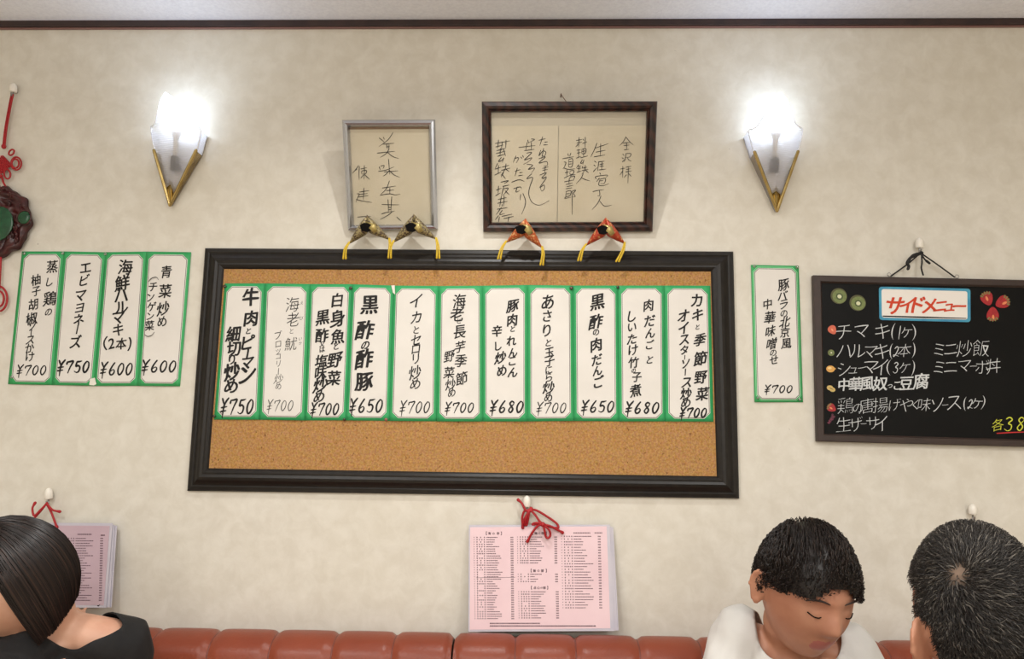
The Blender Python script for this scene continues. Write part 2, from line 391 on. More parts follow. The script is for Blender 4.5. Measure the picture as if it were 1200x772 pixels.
# ------------------------------------------------------------------ glyphs
_G = {}
def glyph(ch, wt):
    k = (ch, wt)
    if k not in _G:
        c = bpy.data.curves.new('g', 'FONT'); c.body = ch; c.size = 1; c.offset = wt; c.resolution_u = 3; c.dimensions = '2D'; c.fill_mode = 'FRONT'
        o = bpy.data.objects.new('g', c); COL.objects.link(o)
        bpy.context.view_layer.update()
        me = bpy.data.meshes.new_from_object(o.evaluated_get(bpy.context.evaluated_depsgraph_get()))
        vs = np.array([v.co[:2] for v in me.vertices]) if len(me.vertices) else np.zeros((0, 2))
        fs = [tuple(p.vertices) for p in me.polygons]
        bpy.data.objects.remove(o); bpy.data.curves.remove(c); bpy.data.meshes.remove(me)
        if len(vs): vs = vs - (vs.min(0)+vs.max(0))/2
        _G[k] = (vs, fs)
    return _G[k]
def put_glyph(mb, ch, x, y, s, to3, wt=0., slant=.10, rise=.16, vert=False, sx=1., jit=1., mi=0):
    vs, fs = glyph(ch, min(wt, 0.))
    if not len(vs): return
    h = vs.max(0)-vs.min(0); big = max(h)
    if ch in 'ー―一' : k = s/max(h[0], 1e-6)
    else: k = s/big
    a = random.uniform(-.05, .05)*jit; rs = rise*random.uniform(.7, 1.3)
    p = vs*k
    if vert and ch in 'ー': p = np.stack([-p[:, 1]*-1, p[:, 0]], 1); rs = 0
    u, v = p[:, 0]*sx, p[:, 1]
    v2 = v+rs*u; u2 = u+slant*v
    f1 = random.uniform(0, 6); u2 = u2+.03*s*jit*np.sin(v/s*4+f1); v2 = v2+.03*s*jit*np.sin(u/s*4+f1*2)
    c, si = math.cos(a), math.sin(a)
    nib = [(0, 0)]
    if wt > 0: e = wt*s*1.25; nib += [(e, -.35*e), (-e, .35*e), (.5*e, .55*e), (-.5*e, -.55*e)]
    for n_, (ex_, ey_) in enumerate(nib):
        mb.add([to3(x+c*i-si*j+ex_, y-(si*i+c*j)+ey_)+V((0, -4e-5*n_, 0)) for i, j in zip(u2, v2)], fs, mi)
def ribbon(mb, pts, w, to3, taper=True, smooth=5, mi=0):     # pen stroke in picture-plane units, laid on a surface by to3
    P = crom(pts, smooth) if smooth else [V((*p, 0)) for p in pts]
    if len(P) == 2: P = [P[0].lerp(P[1], t) for t in (0, .25, .5, .75, 1)]
    N = len(P); vs = []; fs = []
    for i, p in enumerate(P):
        t = (P[min(i+1, N-1)]-P[max(i-1, 0)]); t = t.normalized() if t.length else V((1, 0, 0))
        n = V((-t.y, t.x, 0)); q = i/(N-1)
        k = (.75+.35*math.sin(PI*min(1, q*1.15+.1))) if taper else 1
        if taper and q > .85: k *= .75
        vs += [to3(*(p+n*w*k/2)[:2]), to3(*(p-n*w*k/2)[:2])]
    fs = [(2*i, 2*i+1, 2*i+3, 2*i+2) for i in range(N-1)]
    mb.add(vs, fs, mi)
    for p, k in ((P[0], .72), (P[-1], .55)):
        mb.add([to3(p.x+w*k/2*math.cos(2*PI*j/10), p.y+w*k/2*math.sin(2*PI*j/10)) for j in range(10)], [tuple(range(10))], mi)
DIG = {'0': [[(.5, 1), (.18, .72), (.1, .35), (.3, .02), (.62, .12), (.85, .5), (.78, .88), (.5, 1), (.38, .95)]],
 '5': [[(.28, .95), (.2, .55), (.5, .62), (.8, .45), (.72, .12), (.4, 0), (.08, .1)], [(.28, .96), (.6, .97), (.95, 1.03)]],
 '6': [[(.72, 1.05), (.38, .7), (.15, .3), (.3, .02), (.65, .05), (.82, .3), (.6, .45), (.22, .28)]],
 '7': [[(.05, .72), (.1, .95)], [(.08, .93), (.5, .97), (.95, 1.0), (.62, .5), (.35, -.05)]],
 '8': [[(.8, .88), (.5, 1), (.25, .8), (.5, .55), (.75, .28), (.5, 0), (.2, .2), (.45, .5), (.78, .75), (.75, .95)]],
 '3': [[(.12, .88), (.45, 1), (.75, .82), (.4, .55), (.75, .4), (.72, .1), (.4, -.02), (.05, .12)]],
 '1': [[(.5, 1), (.48, 0)]],
 '2': [[(.1, .8), (.45, 1), (.7, .8), (.45, .35), (.1, .05), (.02, .2), (.35, .2), (.9, .08)]],
 '¥': [[(.08, 1.08), (.42, .62)], [(.95, 1.12), (.45, .6), (.4, -.3)], [(.08, .42), (.85, .5)], [(.05, .14), (.8, .22)]]}
def digits(mb, s, x0, x1, yb, h, w, to3, drop=0, wid=.82, mi=0):
    n = len(s); cw = (x1-x0)/n
    for i, ch in enumerate(s):
        yy = yb+drop*(i/(n-1) if n > 1 else 0)
        for st in DIG[ch]:
            ribbon(mb, [(x0+cw*i+cw*wid*px+.14*h*(py-.5), yy-h*py) for px, py in st], w, to3, mi=mi)
class Crop:                                   # a measured detail: its own scale and offset on the photo
    def __init__(s, x0, y0, k): s.x0, s.y0, s.k = x0, y0, k
    def __call__(s, x, y): return (s.x0+x/s.k, s.y0+y/s.k)

# ------------------------------------------------------------------ cork board
OUT = [(240, 290.5), (859.5, 294.5), (866.5, 584), (219, 575)]
INN = [(262.5, 315), (833, 318), (840, 558), (244.5, 548.5)]
cb = thing('cork_board', 'wide cork notice board in a black moulded frame, hung with eleven menu strips', 'notice board', W(542, 580, -.01))
N0 = V((0, -1, 0))
o3 = [W(x, y, -.009) for x, y in OUT]; i3 = [W(x, y, -.011) for x, y in INN]
for p in o3+i3: p.y = -.001
frame_mesh(o3, i3, N0, [(0, 0), (0, .006), (.05, .009), (.2, .0105), (.26, .0085), (.36, .011), (.5, .0165), (.62, .0185), (.74, .0165), (.82, .017), (.93, .0135), (1, .010), (1.02, 0)]).build('frame', MBLACK, cb)
slab(MB(), [p+N0*.009 for p in i3], N0, .0085).build('cork_panel', MCORK, cb)
# a few worn pin holes
for (x, y) in ((252, 537), (256, 539), (249, 541), (813, 551), (829, 549), (820, 538), (270, 320), (820, 330), (268, 526)):
    c = W(x, y, -.0103); hp = MB(); lathe(hp, c, N0, [(0, .0013), (.0004, .0011)], 8); hp.build('pin_hole', MDARKF, cb)
# ------------------------------------------------------------------ menu strips
def strip(corners, base, ph, label, cols, price, pbox, crop, wt, group, pw, mat_=None, ruby=()):
    TL, TR, BR, BL = corners
    def yd(px, py, lift=0):
        v = (py-TL[1])/(BL[1]-TL[1]); u = (px-TL[0])/(TR[0]-TL[0])
        return -(base+.0011*(1+math.sin(u*5+ph)*math.cos(v*5+ph*2))+.0014*max(0, v-.85)/.15*(.5+.5*math.sin(ph*3+u*3))+lift)
    to3 = lambda px, py: W(px, py, yd(px, py, .0006))
    t = thing('menu_strip', label, 'menu strip', W((BL[0]+BR[0])/2, BL[1], -base), group)
    nu, nv = 10, 24; mb = MB(); uvs = []
    for j in range(nv+1):
        for i in range(nu+1):
            u, v = i/nu, j/nv
            x = (TL[0]*(1-u)+TR[0]*u)*(1-v)+(BL[0]*(1-u)+BR[0]*u)*v; y = (TL[1]*(1-u)+TR[1]*u)*(1-v)+(BL[1]*(1-u)+BR[1]*u)*v
            mb.v.append(tuple(W(x, y, yd(x, y)))); uvs.append((u, v))
    for j in range(nv):
        for i in range(nu): mb.f.append((j*(nu+1)+i, (j+1)*(nu+1)+i, (j+1)*(nu+1)+i+1, j*(nu+1)+i+1)); mb.mi.append(0)
    o = mb.build('paper', mat_ or MSTRIP, t, smooth=True)
    ul = o.data.uv_layers.new(name='UVMap')
    for l in o.data.loops: ul.data[l.index].uv = uvs[l.vertex_index]
    so = o.modifiers.new('solidify', 'SOLIDIFY'); so.thickness = .0003; so.offset = -1
    mb = MB()
    for (ch, x, y, s) in cols:
        px, py = crop(x, y)
        put_glyph(mb, ch, px, py, s/crop.k*1.04, to3, wt+.014 if wt > -.01 else wt+.006, vert=True, sx=.9)
    mb.build('dish_name', MINK, t)
    mb = MB(); x0, x1, yb, h = pbox
    (a, c), (b, d) = crop(x0, yb), crop(x1, yb)
    digits(mb, '¥'+price, a+1.2, b+.6, c, h/crop.k, pw*1.12, to3)
    mb.build('price', MINK, t)
    return t
A = Crop(240, 280, 3.509); B = Crop(440, 320, 4.29); C = Crop(640, 320, 4.29); D = Crop(860, 280, 3.088); L = Crop(0, 280, 4.2875)
xt = [(263.4, 332), (310, 332), (363, 332.7), (412.4, 332.9), (461, 334.5), (514, 335), (565.4, 334.7), (618.3, 333.8), (671.5, 334.5), (724.4, 334.5), (778.7, 334.5), (832.4, 334.7)]
xb = [(250.8, 491.5), (303.3, 491.7), (356.8, 492.5), (405.3, 492.4), (455.8, 493), (511.5, 493.7), (565.6, 493.8), (618.3, 493.7), (672.6, 493.2), (725.5, 493.7), (779.9, 493.7), (836.2, 494)]
BS = [
 ('bold black strip priced ¥750, leftmost of the eleven on the cork board', [('牛',190,240,70),('肉',190,325,62),('と',180,378,24),('ピ',178,425,56),('ー',176,470,45),('マ',175,510,50),('ン',176,556,68),('細',117,390,60),('切',118,450,58),('り',112,495,38),('炒',112,545,68),('め',108,605,55)], '750', (62,205,718,58), A, .016, 1.9),
 ('faint thin-penned strip priced ¥700, second from left on the cork board', [('海',360,268,58),('老',362,330,55),('と',357,378,20),('魷',355,430,52),('え',399,262,13),('び',398,325,15),('い',393,410,13),('か',393,428,13),('ブ',302,395,34),('ロ',302,432,24),('ッ',302,462,20),('コ',302,483,20),('リ',303,512,24),('ー',303,545,26),('炒',303,575,38),('め',303,605,25)], '700', (252,368,706,42), A, -.014, .75),
 ('bold white-fish strip priced ¥700, third from left on the cork board', [('白',545,250,56),('身',545,325,66),('魚',548,400,58),('と',540,440,26),('野',535,497,62),('菜',530,572,58),('黒',485,323,58),('酢',482,395,55),('又',483,432,22),('は',483,454,22),('塩',480,500,52),('味',478,550,52),('炒',475,600,60),('め',470,648,45)], '700', (432,556,722,46), A, .010, 1.6),
 ('bold five-character strip priced ¥650, fourth from left on the cork board', [('黒',678,270,72),('酢',658,375,74),('の',660,437,34),('酢',655,493,74),('豚',655,585,74)], '650', (592,737,712,52), A, .016, 1.8),
 ('single thin column strip priced ¥700, fifth from left on the cork board', [('イ',203,140,62),('カ',205,222,56),('と',205,285,36),('セ',203,335,52),('ロ',203,382,42),('リ',203,430,48),('炒',200,500,66),('め',200,557,52)], '700', (118,280,702,56), B, -.004, 1.2),
 ('thin slanting two-column strip priced ¥700, middle of the eleven on the cork board', [('海',423,140,68),('老',412,205,70),('と',420,240,24),('長',423,295,66),('芋',425,370,56),('季',428,440,62),('節',433,528,62),('野',372,417,56),('菜',370,500,56),('炒',378,560,54),('め',383,600,40)], '700', (345,500,700,48), B, -.002, 1.35),
 ('bold strip priced ¥680, seventh from left on the cork board', [('豚',690,165,62),('肉',688,235,58),('と',690,280,28),('れ',685,340,50),('ん',690,398,46),('こ',688,443,40),('ん',692,497,50),('辛',612,290,54),('し',617,365,42),('炒',628,425,58),('め',635,490,50)], '680', (572,750,700,56), B, .012, 1.8),
 ('single column strip priced ¥700, opening with あ, eighth on the cork board', [('あ',868,143,68),('さ',863,215,54),('り',862,288,58),('と',870,350,34),('玉',874,398,48),('子',875,440,52),('に',872,487,36),('ら',872,522,40),('炒',872,575,62),('め',870,625,42)], '700', (805,965,702,50), B, .004, 1.1),
 ('strip priced ¥650, ninth from left on the cork board', [('黒',258,145,74),('酢',250,245,70),('の',250,297,32),('肉',252,360,64),('だ',255,435,54),('ん',258,490,48),('ご',265,545,56)], '650', (173,348,698,54), C, .012, 1.7),
 ('two-column strip priced ¥680, second from right on the cork board', [('肉',515,162,56),('だ',520,240,56),('ん',525,300,50),('ご',522,358,44),('と',522,435,38),('し',433,215,52),('い',433,272,44),('た',433,330,50),('け',437,385,50),('竹',440,448,54),('の',440,490,22),('子',455,522,48),('煮',450,590,60)], '680', (395,575,704,54), C, .008, 1.8),
 ('crowded bold strip priced ¥700, rightmost of the eleven on the cork board', [('カ',757,135,60),('キ',762,210,58),('と',762,270,24),('季',773,335,60),('節',775,430,68),('野',778,523,64),('菜',787,605,64),('オ',690,215,56),('イ',690,275,54),('ス',695,335,50),('タ',695,385,44),('ー',697,422,22),('ソ',700,455,42),('ー',700,497,32),('ス',707,550,50),('炒',703,605,56),('め',702,650,48)], '700', (668,812,725,46), C, .012, 1.8)]
for i, (lb, cols, pr, pb, cr, wt, pw) in enumerate(BS):
    strip((xt[i], xt[i+1], xb[i+1], xb[i]), .0105+.0005*(i % 2), i*1.7, lb, cols, pr, pb, cr, wt, 'menu strips on the cork board', pw)
lt = [(25.7, 294.5), (75, 294.5), (123.5, 295.4), (171.4, 294.7), (224, 295.4)]; lb_ = [(9.3, 450), (61, 451), (109.6, 452), (161, 452), (211, 452.6)]
LS = [
 ('green-edged strip priced ¥700 on the bare wall, nearest the red knot ornament', [('蒸',262,138,60),('し',250,215,42),('鶏',250,300,68),('の',243,368,36),('柚',180,205,52),('子',182,262,46),('胡',167,328,54),('椒',160,400,60),('ソ',160,440,40),('ー',157,472,32),('ス',152,508,42),('か',150,548,46),('け',150,590,46)], '700', (80,238,682,46), .0, 1.35),
 ('green-edged strip of one katakana column, priced ¥750, second from left on wall', [('エ',430,145,56),('ビ',425,205,52),('マ',405,285,56),('ヨ',400,347,44),('ネ',395,405,54),('ー',388,455,42),('ズ',380,515,62)], '750', (285,455,670,56), .006, 1.9),
 ('green-edged strip priced ¥600 with bracketed number, third from left on wall', [('海',630,140,72),('鮮',615,220,76),('ハ',610,285,70),('ル',610,343,66),('マ',595,398,62),('キ',595,455,56),('（',530,525,66),('2',560,525,50),('本',610,525,56),('）',652,525,66)], '600', (500,672,682,58), .006, 1.7),
 ('green-edged strip priced ¥600 with short left column, beside the cork board', [('青',835,165,58),('菜',830,260,66),('炒',820,350,66),('め',815,415,48),('チ',770,240,44),('ン',758,292,38),('ゲ',763,340,46),('ン',755,388,36),('菜',752,435,48)], '600', (708,892,668,56), .002, 1.7)]
for i, (lb, cols, pr, pb, wt, pw) in enumerate(LS):
    t = strip((lt[i], lt[i+1], lb_[i+1], lb_[i]), .0012+.0005*(i % 2), i*2.1+.5, lb, cols, pr, pb, L, wt, 'menu strips on the left wall', pw, MSTRIP3)
    if i == 3:
        to3 = lambda px, py: W(px, py, -.0048)
        for st in ([(748, 212), (762, 197), (785, 192), (796, 205)], [(726, 480), (742, 489), (762, 483), (776, 467)]):
            mb = MB(); ribbon(mb, [L(*q) for q in st], .8, to3); mb.build('bracket', MINK, t)
strip(((880, 310.3), (936, 311.4), (941, 471.2), (884.3, 471)), .0015, .4, 'lone narrow strip priced ¥700 on wall between cork board and blackboard',
      [('豚',180,165,42),('バ',177,205,36),('ラ',180,237,32),('の',182,270,26),('北',185,300,40),('京',185,338,36),('風',190,378,38),('中',122,235,36),('華',130,284,42),('味',133,333,38),('噌',137,378,40),('の',142,412,24),('せ',145,438,32)], '700', (108,216,556,26), D, .002, None, 1.3, MSTRIP2)

# ------------------------------------------------------------------ pins
def tack(x, y, base, m, label, group, r=.0042):
    t = MB(); c = W(x, y, -base); lathe(t, c, N0, [(-.002, .0008), (0, .0008), (0.0003, r), (.0018, r*.98), (.003, r*.7), (.0036, r*.2)], 12)
    return tag(t.build('thumbtack', m, smooth=True), label, 'thumbtack', group)
GB = 'tacks on the cork board'
tack(263.5, 335.5, .0134, MTACK, 'dull tack at top left corner of the leftmost board strip', GB)
tack(411, 337.5, .0134, MTACK, 'dull tack atop the seam left of the five-character ¥650 strip', GB)
tack(669.5, 337.5, .0134, MTACK, 'dull tack atop the seam left of the ninth board strip', GB, .0046)
tack(724, 336.5, .0134, MTACK, 'dull tack atop the seam left of the second-last board strip', GB, .0036)
tack(251, 487.5, .0142, MTACK, 'dull tack at bottom left corner of the leftmost board strip', GB, .0036)
tack(403.5, 491.3, .0142, MTACK, 'dull tack under the seam left of the five-character ¥650 strip', GB, .0034)
tack(452.5, 491.5, .0142, MTACKR, 'reddish tack under the seam right of the five-character ¥650 strip', GB, .004)
GW = 'clear pins on the wall strips'
for x, y, lb in ((28.5, 297, 'top left corner of the leftmost wall strip'), (73.5, 296.5, 'seam above the first and second wall strips'), (123.5, 297.5, 'seam above the second and third wall strips'),
    (14, 441.5, 'bottom left corner of the leftmost wall strip'), (884, 312, 'top left corner of the lone right-hand strip'), (934, 313, 'top right corner of the lone right-hand strip'),
    (888, 466, 'bottom left corner of the lone right-hand strip'), (937, 467.5, 'bottom right corner of the lone right-hand strip')):
    tack(x, y, .0050, MTACKC, 'clear plastic pin at '+lb, GW, .0045)
def tape(q, base, label):
    t = MB(); slab(t, [W(x, y, -base) for x, y in q], N0, .0004)
    return tag(t.build('tape_piece', MTAPE), label, 'tape')
tape([(458.5, 334.5), (462.5, 334), (463, 345), (460.5, 343)], .0144, 'slip of white tape atop the seam left of the fifth board strip')
tape([(105.5, 444), (111, 442.5), (113, 450), (110, 451.5), (104.5, 451)], .0058, 'white tape over the bottom seam of second and third wall strips')

# ------------------------------------------------------------------ framed autographs
def strokes(mb, crop, sts, w, to3):
    for st in sts: ribbon(mb, [crop(*p) for p in st], w, to3, taper=True)
def columns(crop, sts, cuts, w, to3, parent):
    groups = {}
    for st in sts:
        x = sum(p[0] for p in st)/len(st); groups.setdefault(sum(x < c for c in cuts), []).append(st)
    for k in sorted(groups):
        mb = MB(); strokes(mb, crop, groups[k], w, to3); mb.build('lettering', MPEN, parent)
def tilted(corners, ytop, ybot):
    p = [W(*corners[0], ytop), W(*corners[1], ytop), W(*corners[2], ybot), W(*corners[3], ybot)]
    n = (p[1]-p[0]).cross(p[0]-p[3]); n.normalize()
    if n.y > 0: n = -n
    return p, n
# silver
so_, n1 = tilted([(400.4, 140.4), (509.3, 140), (512.4, 268.6), (407.6, 270)], -.100, -.016)
p1 = so_[0]
inn = [HIT(*q, p1-n1*.004, n1) for q in ((408.7, 148.3), (502, 148), (505, 263), (413.9, 263.8))]
sf = thing('picture_frame', 'slim silver picture frame with brush writing, leaning out from the wall', 'picture frame', (so_[2]+so_[3])/2)
ob = [p-n1*.016 for p in so_]; ib = [p-n1*.012 for p in inn]
frame_mesh(ob, ib, n1, [(0, 0), (0, .012), (.15, .017), (.5, .019), (.8, .016), (1, .009), (1.02, 0)]).build('frame', MSILVER, sf)
bk = [a.lerp(b, .7)-n1*.004 for a, b in zip(ob, ib)]
mp = lambda pl: (lambda x, y: HIT(x, y, p1-n1*pl, n1))
mb = MB(); slab(mb, [p+n1*.0035 for p in bk], n1, .004); mb.build('backing_mat', MMAT, sf)
a_ = mp(.0155)
mb = MB(); slab(mb, [a_(408.6, 151.8), a_(502.2, 151.2), a_(505.5, 263.4), a_(413.4, 264.2)], n1, .0008)
card = mb.build('autograph_card', MCARD, sf)
S1 = Crop(390, 130, 4.823)
columns(S1, [[(262,152),(275,162),(292,178)],[(340,122),(312,163),(262,200)],[(285,148),(292,160)],[(285,188),(345,182)],[(305,190),(308,214)],[(318,190),(316,222)],[(302,203),(320,201)],[(250,238),(300,233),(350,228)],[(318,215),(300,242),(268,262)],[(310,235),(340,258),(372,268)],
 [(262,315),(268,332)],[(270,312),(290,308),(284,326)],[(258,341),(300,334),(345,316)],[(315,272),(318,310),(321,358)],[(290,345),(368,338)],[(318,336),(302,356),(285,368)],[(320,336),(345,360),(378,375)],
 [(280,435),(318,430),(355,424)],[(320,395),(302,440),(272,470)],[(322,436),(322,466)],[(303,450),(345,446)],[(268,476),(320,468),(352,474),(380,470)],
 [(278,528),(330,530),(375,530)],[(312,500),(314,540),(314,575)],[(333,485),(330,530),(328,570)],[(316,545),(330,544)],[(316,558),(330,556)],[(275,583),(300,574),(348,566)],[(335,570),(310,590),(268,612)],[(362,600),(385,620)],
 [(145,308),(130,330),(112,350)],[(128,335),(138,328)],[(150,312),(148,350),(149,388)],[(158,328),(192,320)],[(164,338),(163,356)],[(164,338),(190,336),(186,354),(165,357)],[(178,308),(178,350),(176,386)],[(172,362),(158,380)],[(180,360),(208,386)],
 [(150,458),(205,450)],[(176,435),(174,470),(172,500)],[(150,472),(196,466)],[(148,486),(200,478)],[(138,468),(150,470),(140,492),(130,516)],[(132,500),(165,508),(220,517)],[(140,600),(180,596),(215,595)]], [232], .85, mp(.0146), card)
mb = MB(); slab(mb, [p+n1*.008 for p in ib], n1, .0015); mb.build('glass_pane', MGLASS, sf)
# dark wood
so2, n2 = tilted([(564.4, 118.8), (770.7, 118.4), (765, 271.5), (566.2, 271.7)], -.115, -.016)
p2 = so2[0]
in2 = [HIT(*q, p2-n2*.006, n2) for q in ((575.4, 131), (758.4, 130.3), (754.6, 259.8), (576.5, 260.7))]
wf = thing('picture_frame', 'dark striped wood frame holding two autograph cards side by side', 'picture frame', (so2[2]+so2[3])/2)
ob = [p-n2*.02 for p in so2]; ib = [p-n2*.014 for p in in2]
frame_mesh(ob, ib, n2, [(0, 0), (0, .016), (.1, .02), (.45, .022), (.72, .019), (.78, .015), (.86, .016), (.95, .014), (1, .010), (1.02, 0)]).build('frame', MWOODF, wf)
bk = [a.lerp(b, .7)-n2*.004 for a, b in zip(ob, ib)]
mb = MB(); slab(mb, [p+n2*.0035 for p in bk], n2, .004); mb.build('backing_board', MCARDB, wf)
mq = lambda pl: (lambda x, y: HIT(x, y, p2-n2*pl, n2))
q_ = mq(.0175)
S3 = Crop(650, 110, 4.544); S2 = Crop(560, 110, 4.545)
mb = MB(); slab(mb, [q_(577, 147.5), q_(654.2, 147.3), q_(652.6, 260.8), q_(576.6, 261)], n2, .0008); c1 = mb.build('autograph_card', MCARD, wf)
mb = MB(); slab(mb, [q_(655, 147.3), q_(757.8, 147), q_(755, 260.4), q_(653.5, 260.8)], n2, .0008); c2 = mb.build('autograph_card', MCARD, wf)
columns(S3, [[(380,228),(365,255),(345,275)],[(380,230),(400,255),(420,272)],[(365,262),(400,258)],[(368,275),(398,272)],[(383,258),(383,295)],[(370,298),(395,295)],
 [(362,320),(370,328)],[(358,340),(368,345)],[(360,362),(372,350)],[(378,318),(405,318),(400,335),(380,338)],[(380,318),(375,350),(368,362)],[(388,340),(395,352),(408,358)],
 [(350,400),(375,395)],[(363,385),(362,445)],[(362,410),(348,432)],[(380,390),(408,385)],[(382,402),(405,398)],[(378,415),(410,410)],[(393,392),(390,475)],[(382,430),(370,445)],[(395,425),(408,440)],
 [(225,262),(210,300),(192,335)],[(218,288),(285,265)],[(245,265),(243,330)],[(220,310),(270,300)],[(210,335),(268,325)],
 [(212,358),(222,365)],[(208,378),(218,385)],[(205,415),(225,392)],[(232,362),(265,358)],[(235,362),(228,410)],[(240,375),(262,372)],[(252,362),(250,400)],[(240,386),(262,384)],[(235,405),(272,400)],
 [(240,420),(245,430)],[(222,452),(220,440),(280,432),(272,445)],[(238,448),(222,468)],[(238,455),(270,450),(265,475),(245,478)],[(240,463),(258,461)],[(240,460),(235,485),(260,488),(288,478)],
 [(203,520),(230,514),(262,510)],[(238,515),(240,540),(228,542)],[(247,543),(230,580),(200,615)],[(240,570),(265,597),(302,592)],
 [(115,248),(145,242)],[(130,232),(128,282)],[(118,262),(145,256)],[(125,268),(112,282)],[(150,240),(156,248)],[(148,264),(172,255)],[(163,230),(162,288)],
 [(118,300),(138,296)],[(120,315),(138,312)],[(128,300),(127,335)],[(115,342),(140,332)],[(145,295),(166,292),(163,315),(146,318),(145,295)],[(146,306),(164,303)],[(155,292),(154,335)],[(138,340),(176,330)],
 [(148,350),(138,368),(150,366),(156,350),(150,374)],
 [(128,376),(116,394)],[(125,385),(140,385)],[(120,398),(140,395)],[(130,388),(128,415)],[(118,418),(142,410)],[(150,385),(146,396)],[(150,395),(172,390)],[(145,408),(178,402)],[(163,380),(160,405),(145,427)],[(163,405),(180,420)],
 [(152,424),(140,450),(115,477)],[(142,445),(160,455),(187,463)],
 [(70,318),(74,332)],[(86,315),(80,332)],[(42,345),(102,334)],[(75,350),(95,346),(93,385),(75,387),(75,350)],[(76,362),(93,360)],[(76,374),(93,372)],[(50,362),(60,366),(52,388),(44,398)],[(48,394),(75,402),(108,398)],
 [(55,420),(75,415)],[(65,405),(65,440)],[(50,448),(78,435)],[(82,410),(102,408),(98,425),(82,427),(82,410)],[(78,434),(110,428)],[(88,436),(76,455)],[(88,442),(107,438),(98,462)],
 [(52,468),(100,458)],[(78,450),(76,478)],[(60,482),(95,474)],[(65,494),(98,486)],[(60,505),(92,500)],
 [(60,520),(86,515),(82,540),(60,545),(62,520)],[(62,532),(82,530)],[(62,545),(54,556),(86,550)],[(92,518),(112,512),(100,530),(110,545),(96,549)],[(93,518),(93,580),(93,642)]], [320, 189, 111], .85, mq(.0166), c2)
columns(S2, [[(325,247),(360,238)],[(345,228),(330,275)],[(355,258),(372,255)],[(350,272),(372,270)],[(335,300),(325,330),(345,305),(362,310),(355,330),(340,328)],[(350,290),(340,345)],[(325,345),(360,335),(325,368),(365,360),(370,380),(350,385)],[(345,397),(375,388)],[(345,407),(372,402)],[(360,385),(355,420)],[(330,432),(365,420),(340,448),(365,440)],[(345,452),(365,446),(330,498),(352,485),(354,505),(340,517),(333,500)],
 [(265,245),(270,262)],[(285,240),(302,243),(270,260)],[(218,285),(260,280),(305,275)],[(262,258),(255,300)],[(285,258),(285,300)],[(248,302),(300,295)],[(260,315),(287,312),(265,335),(248,352),(287,340),(270,360),(243,375)],[(262,375),(292,380),(268,402),(302,395),(285,420)],[(287,425),(260,452),(292,446),(275,500),(272,540),(290,578),(330,592),(380,568)],
 [(195,345),(217,340),(205,367)],[(203,330),(188,365)],[(228,335),(235,345)],[(237,328),(244,338)],[(198,412),(225,403)],[(210,395),(198,437)],[(222,420),(238,418)],[(216,436),(240,432)],[(180,470),(220,457),(247,466)],[(190,505),(225,495),(232,505)],[(210,495),(203,522),(222,515)],[(228,535),(225,565)],[(240,530),(254,570),(248,605),(233,640)]], [315, 247], .85, mq(.0166), c1)
columns(S2, [[(92,264),(170,250)],[(110,245),(105,290)],[(130,255),(125,300)],[(150,246),(148,288)],[(95,282),(135,272)],[(100,302),(145,290)],[(98,317),(145,305)],[(120,290),(118,330)],[(105,332),(145,320)],[(135,290),(147,330)],[(125,338),(110,360),(130,352),(139,340),(130,364)],[(105,370),(93,395)],[(92,400),(125,390)],[(110,380),(108,425)],[(90,432),(125,415)],[(130,390),(165,380)],[(125,407),(172,395)],[(150,372),(145,400),(123,434)],[(148,400),(166,414)],[(137,418),(124,442)],[(132,432),(147,452)],
 [(98,512),(125,502)],[(110,490),(108,530)],[(95,542),(120,527)],[(123,470),(162,462),(140,478)],[(133,492),(167,485)],[(138,492),(126,542)],[(140,505),(162,503),(133,542)],[(145,515),(167,537)],[(108,562),(152,552)],[(105,582),(157,572)],[(125,545),(116,600)],[(140,542),(138,597)],[(130,588),(128,600)],[(103,614),(157,605)],[(125,605),(98,642)],[(130,620),(116,642),(142,637)],[(110,648),(93,670)],[(115,655),(110,682)],[(128,652),(182,640)],[(138,664),(190,652)],[(165,655),(160,680)]], [], .95, mq(.0166), c1)
mb = MB(); slab(mb, [p+n2*.009 for p in ib], n2, .0015); mb.build('glass_pane', MGLASS, wf)
# nail and cord that hold the wooden frame
mb = MB(); c = W(657.5, 110, -.02); top = (so2[0]+so2[1])/2
tube(mb, [V((c.x, -.001, c.z)), c], .0016, 8)
tube(mb, [c+V((0, .004, .001)), V((top.x+.01, -.085, top.z-.012))], .0011, 6)
tag(mb.build('frame_nail', mat('rust_nail', (124, 88, 70), .5), smooth=True), 'small reddish nail and wire above the dark wood frame', 'nail')

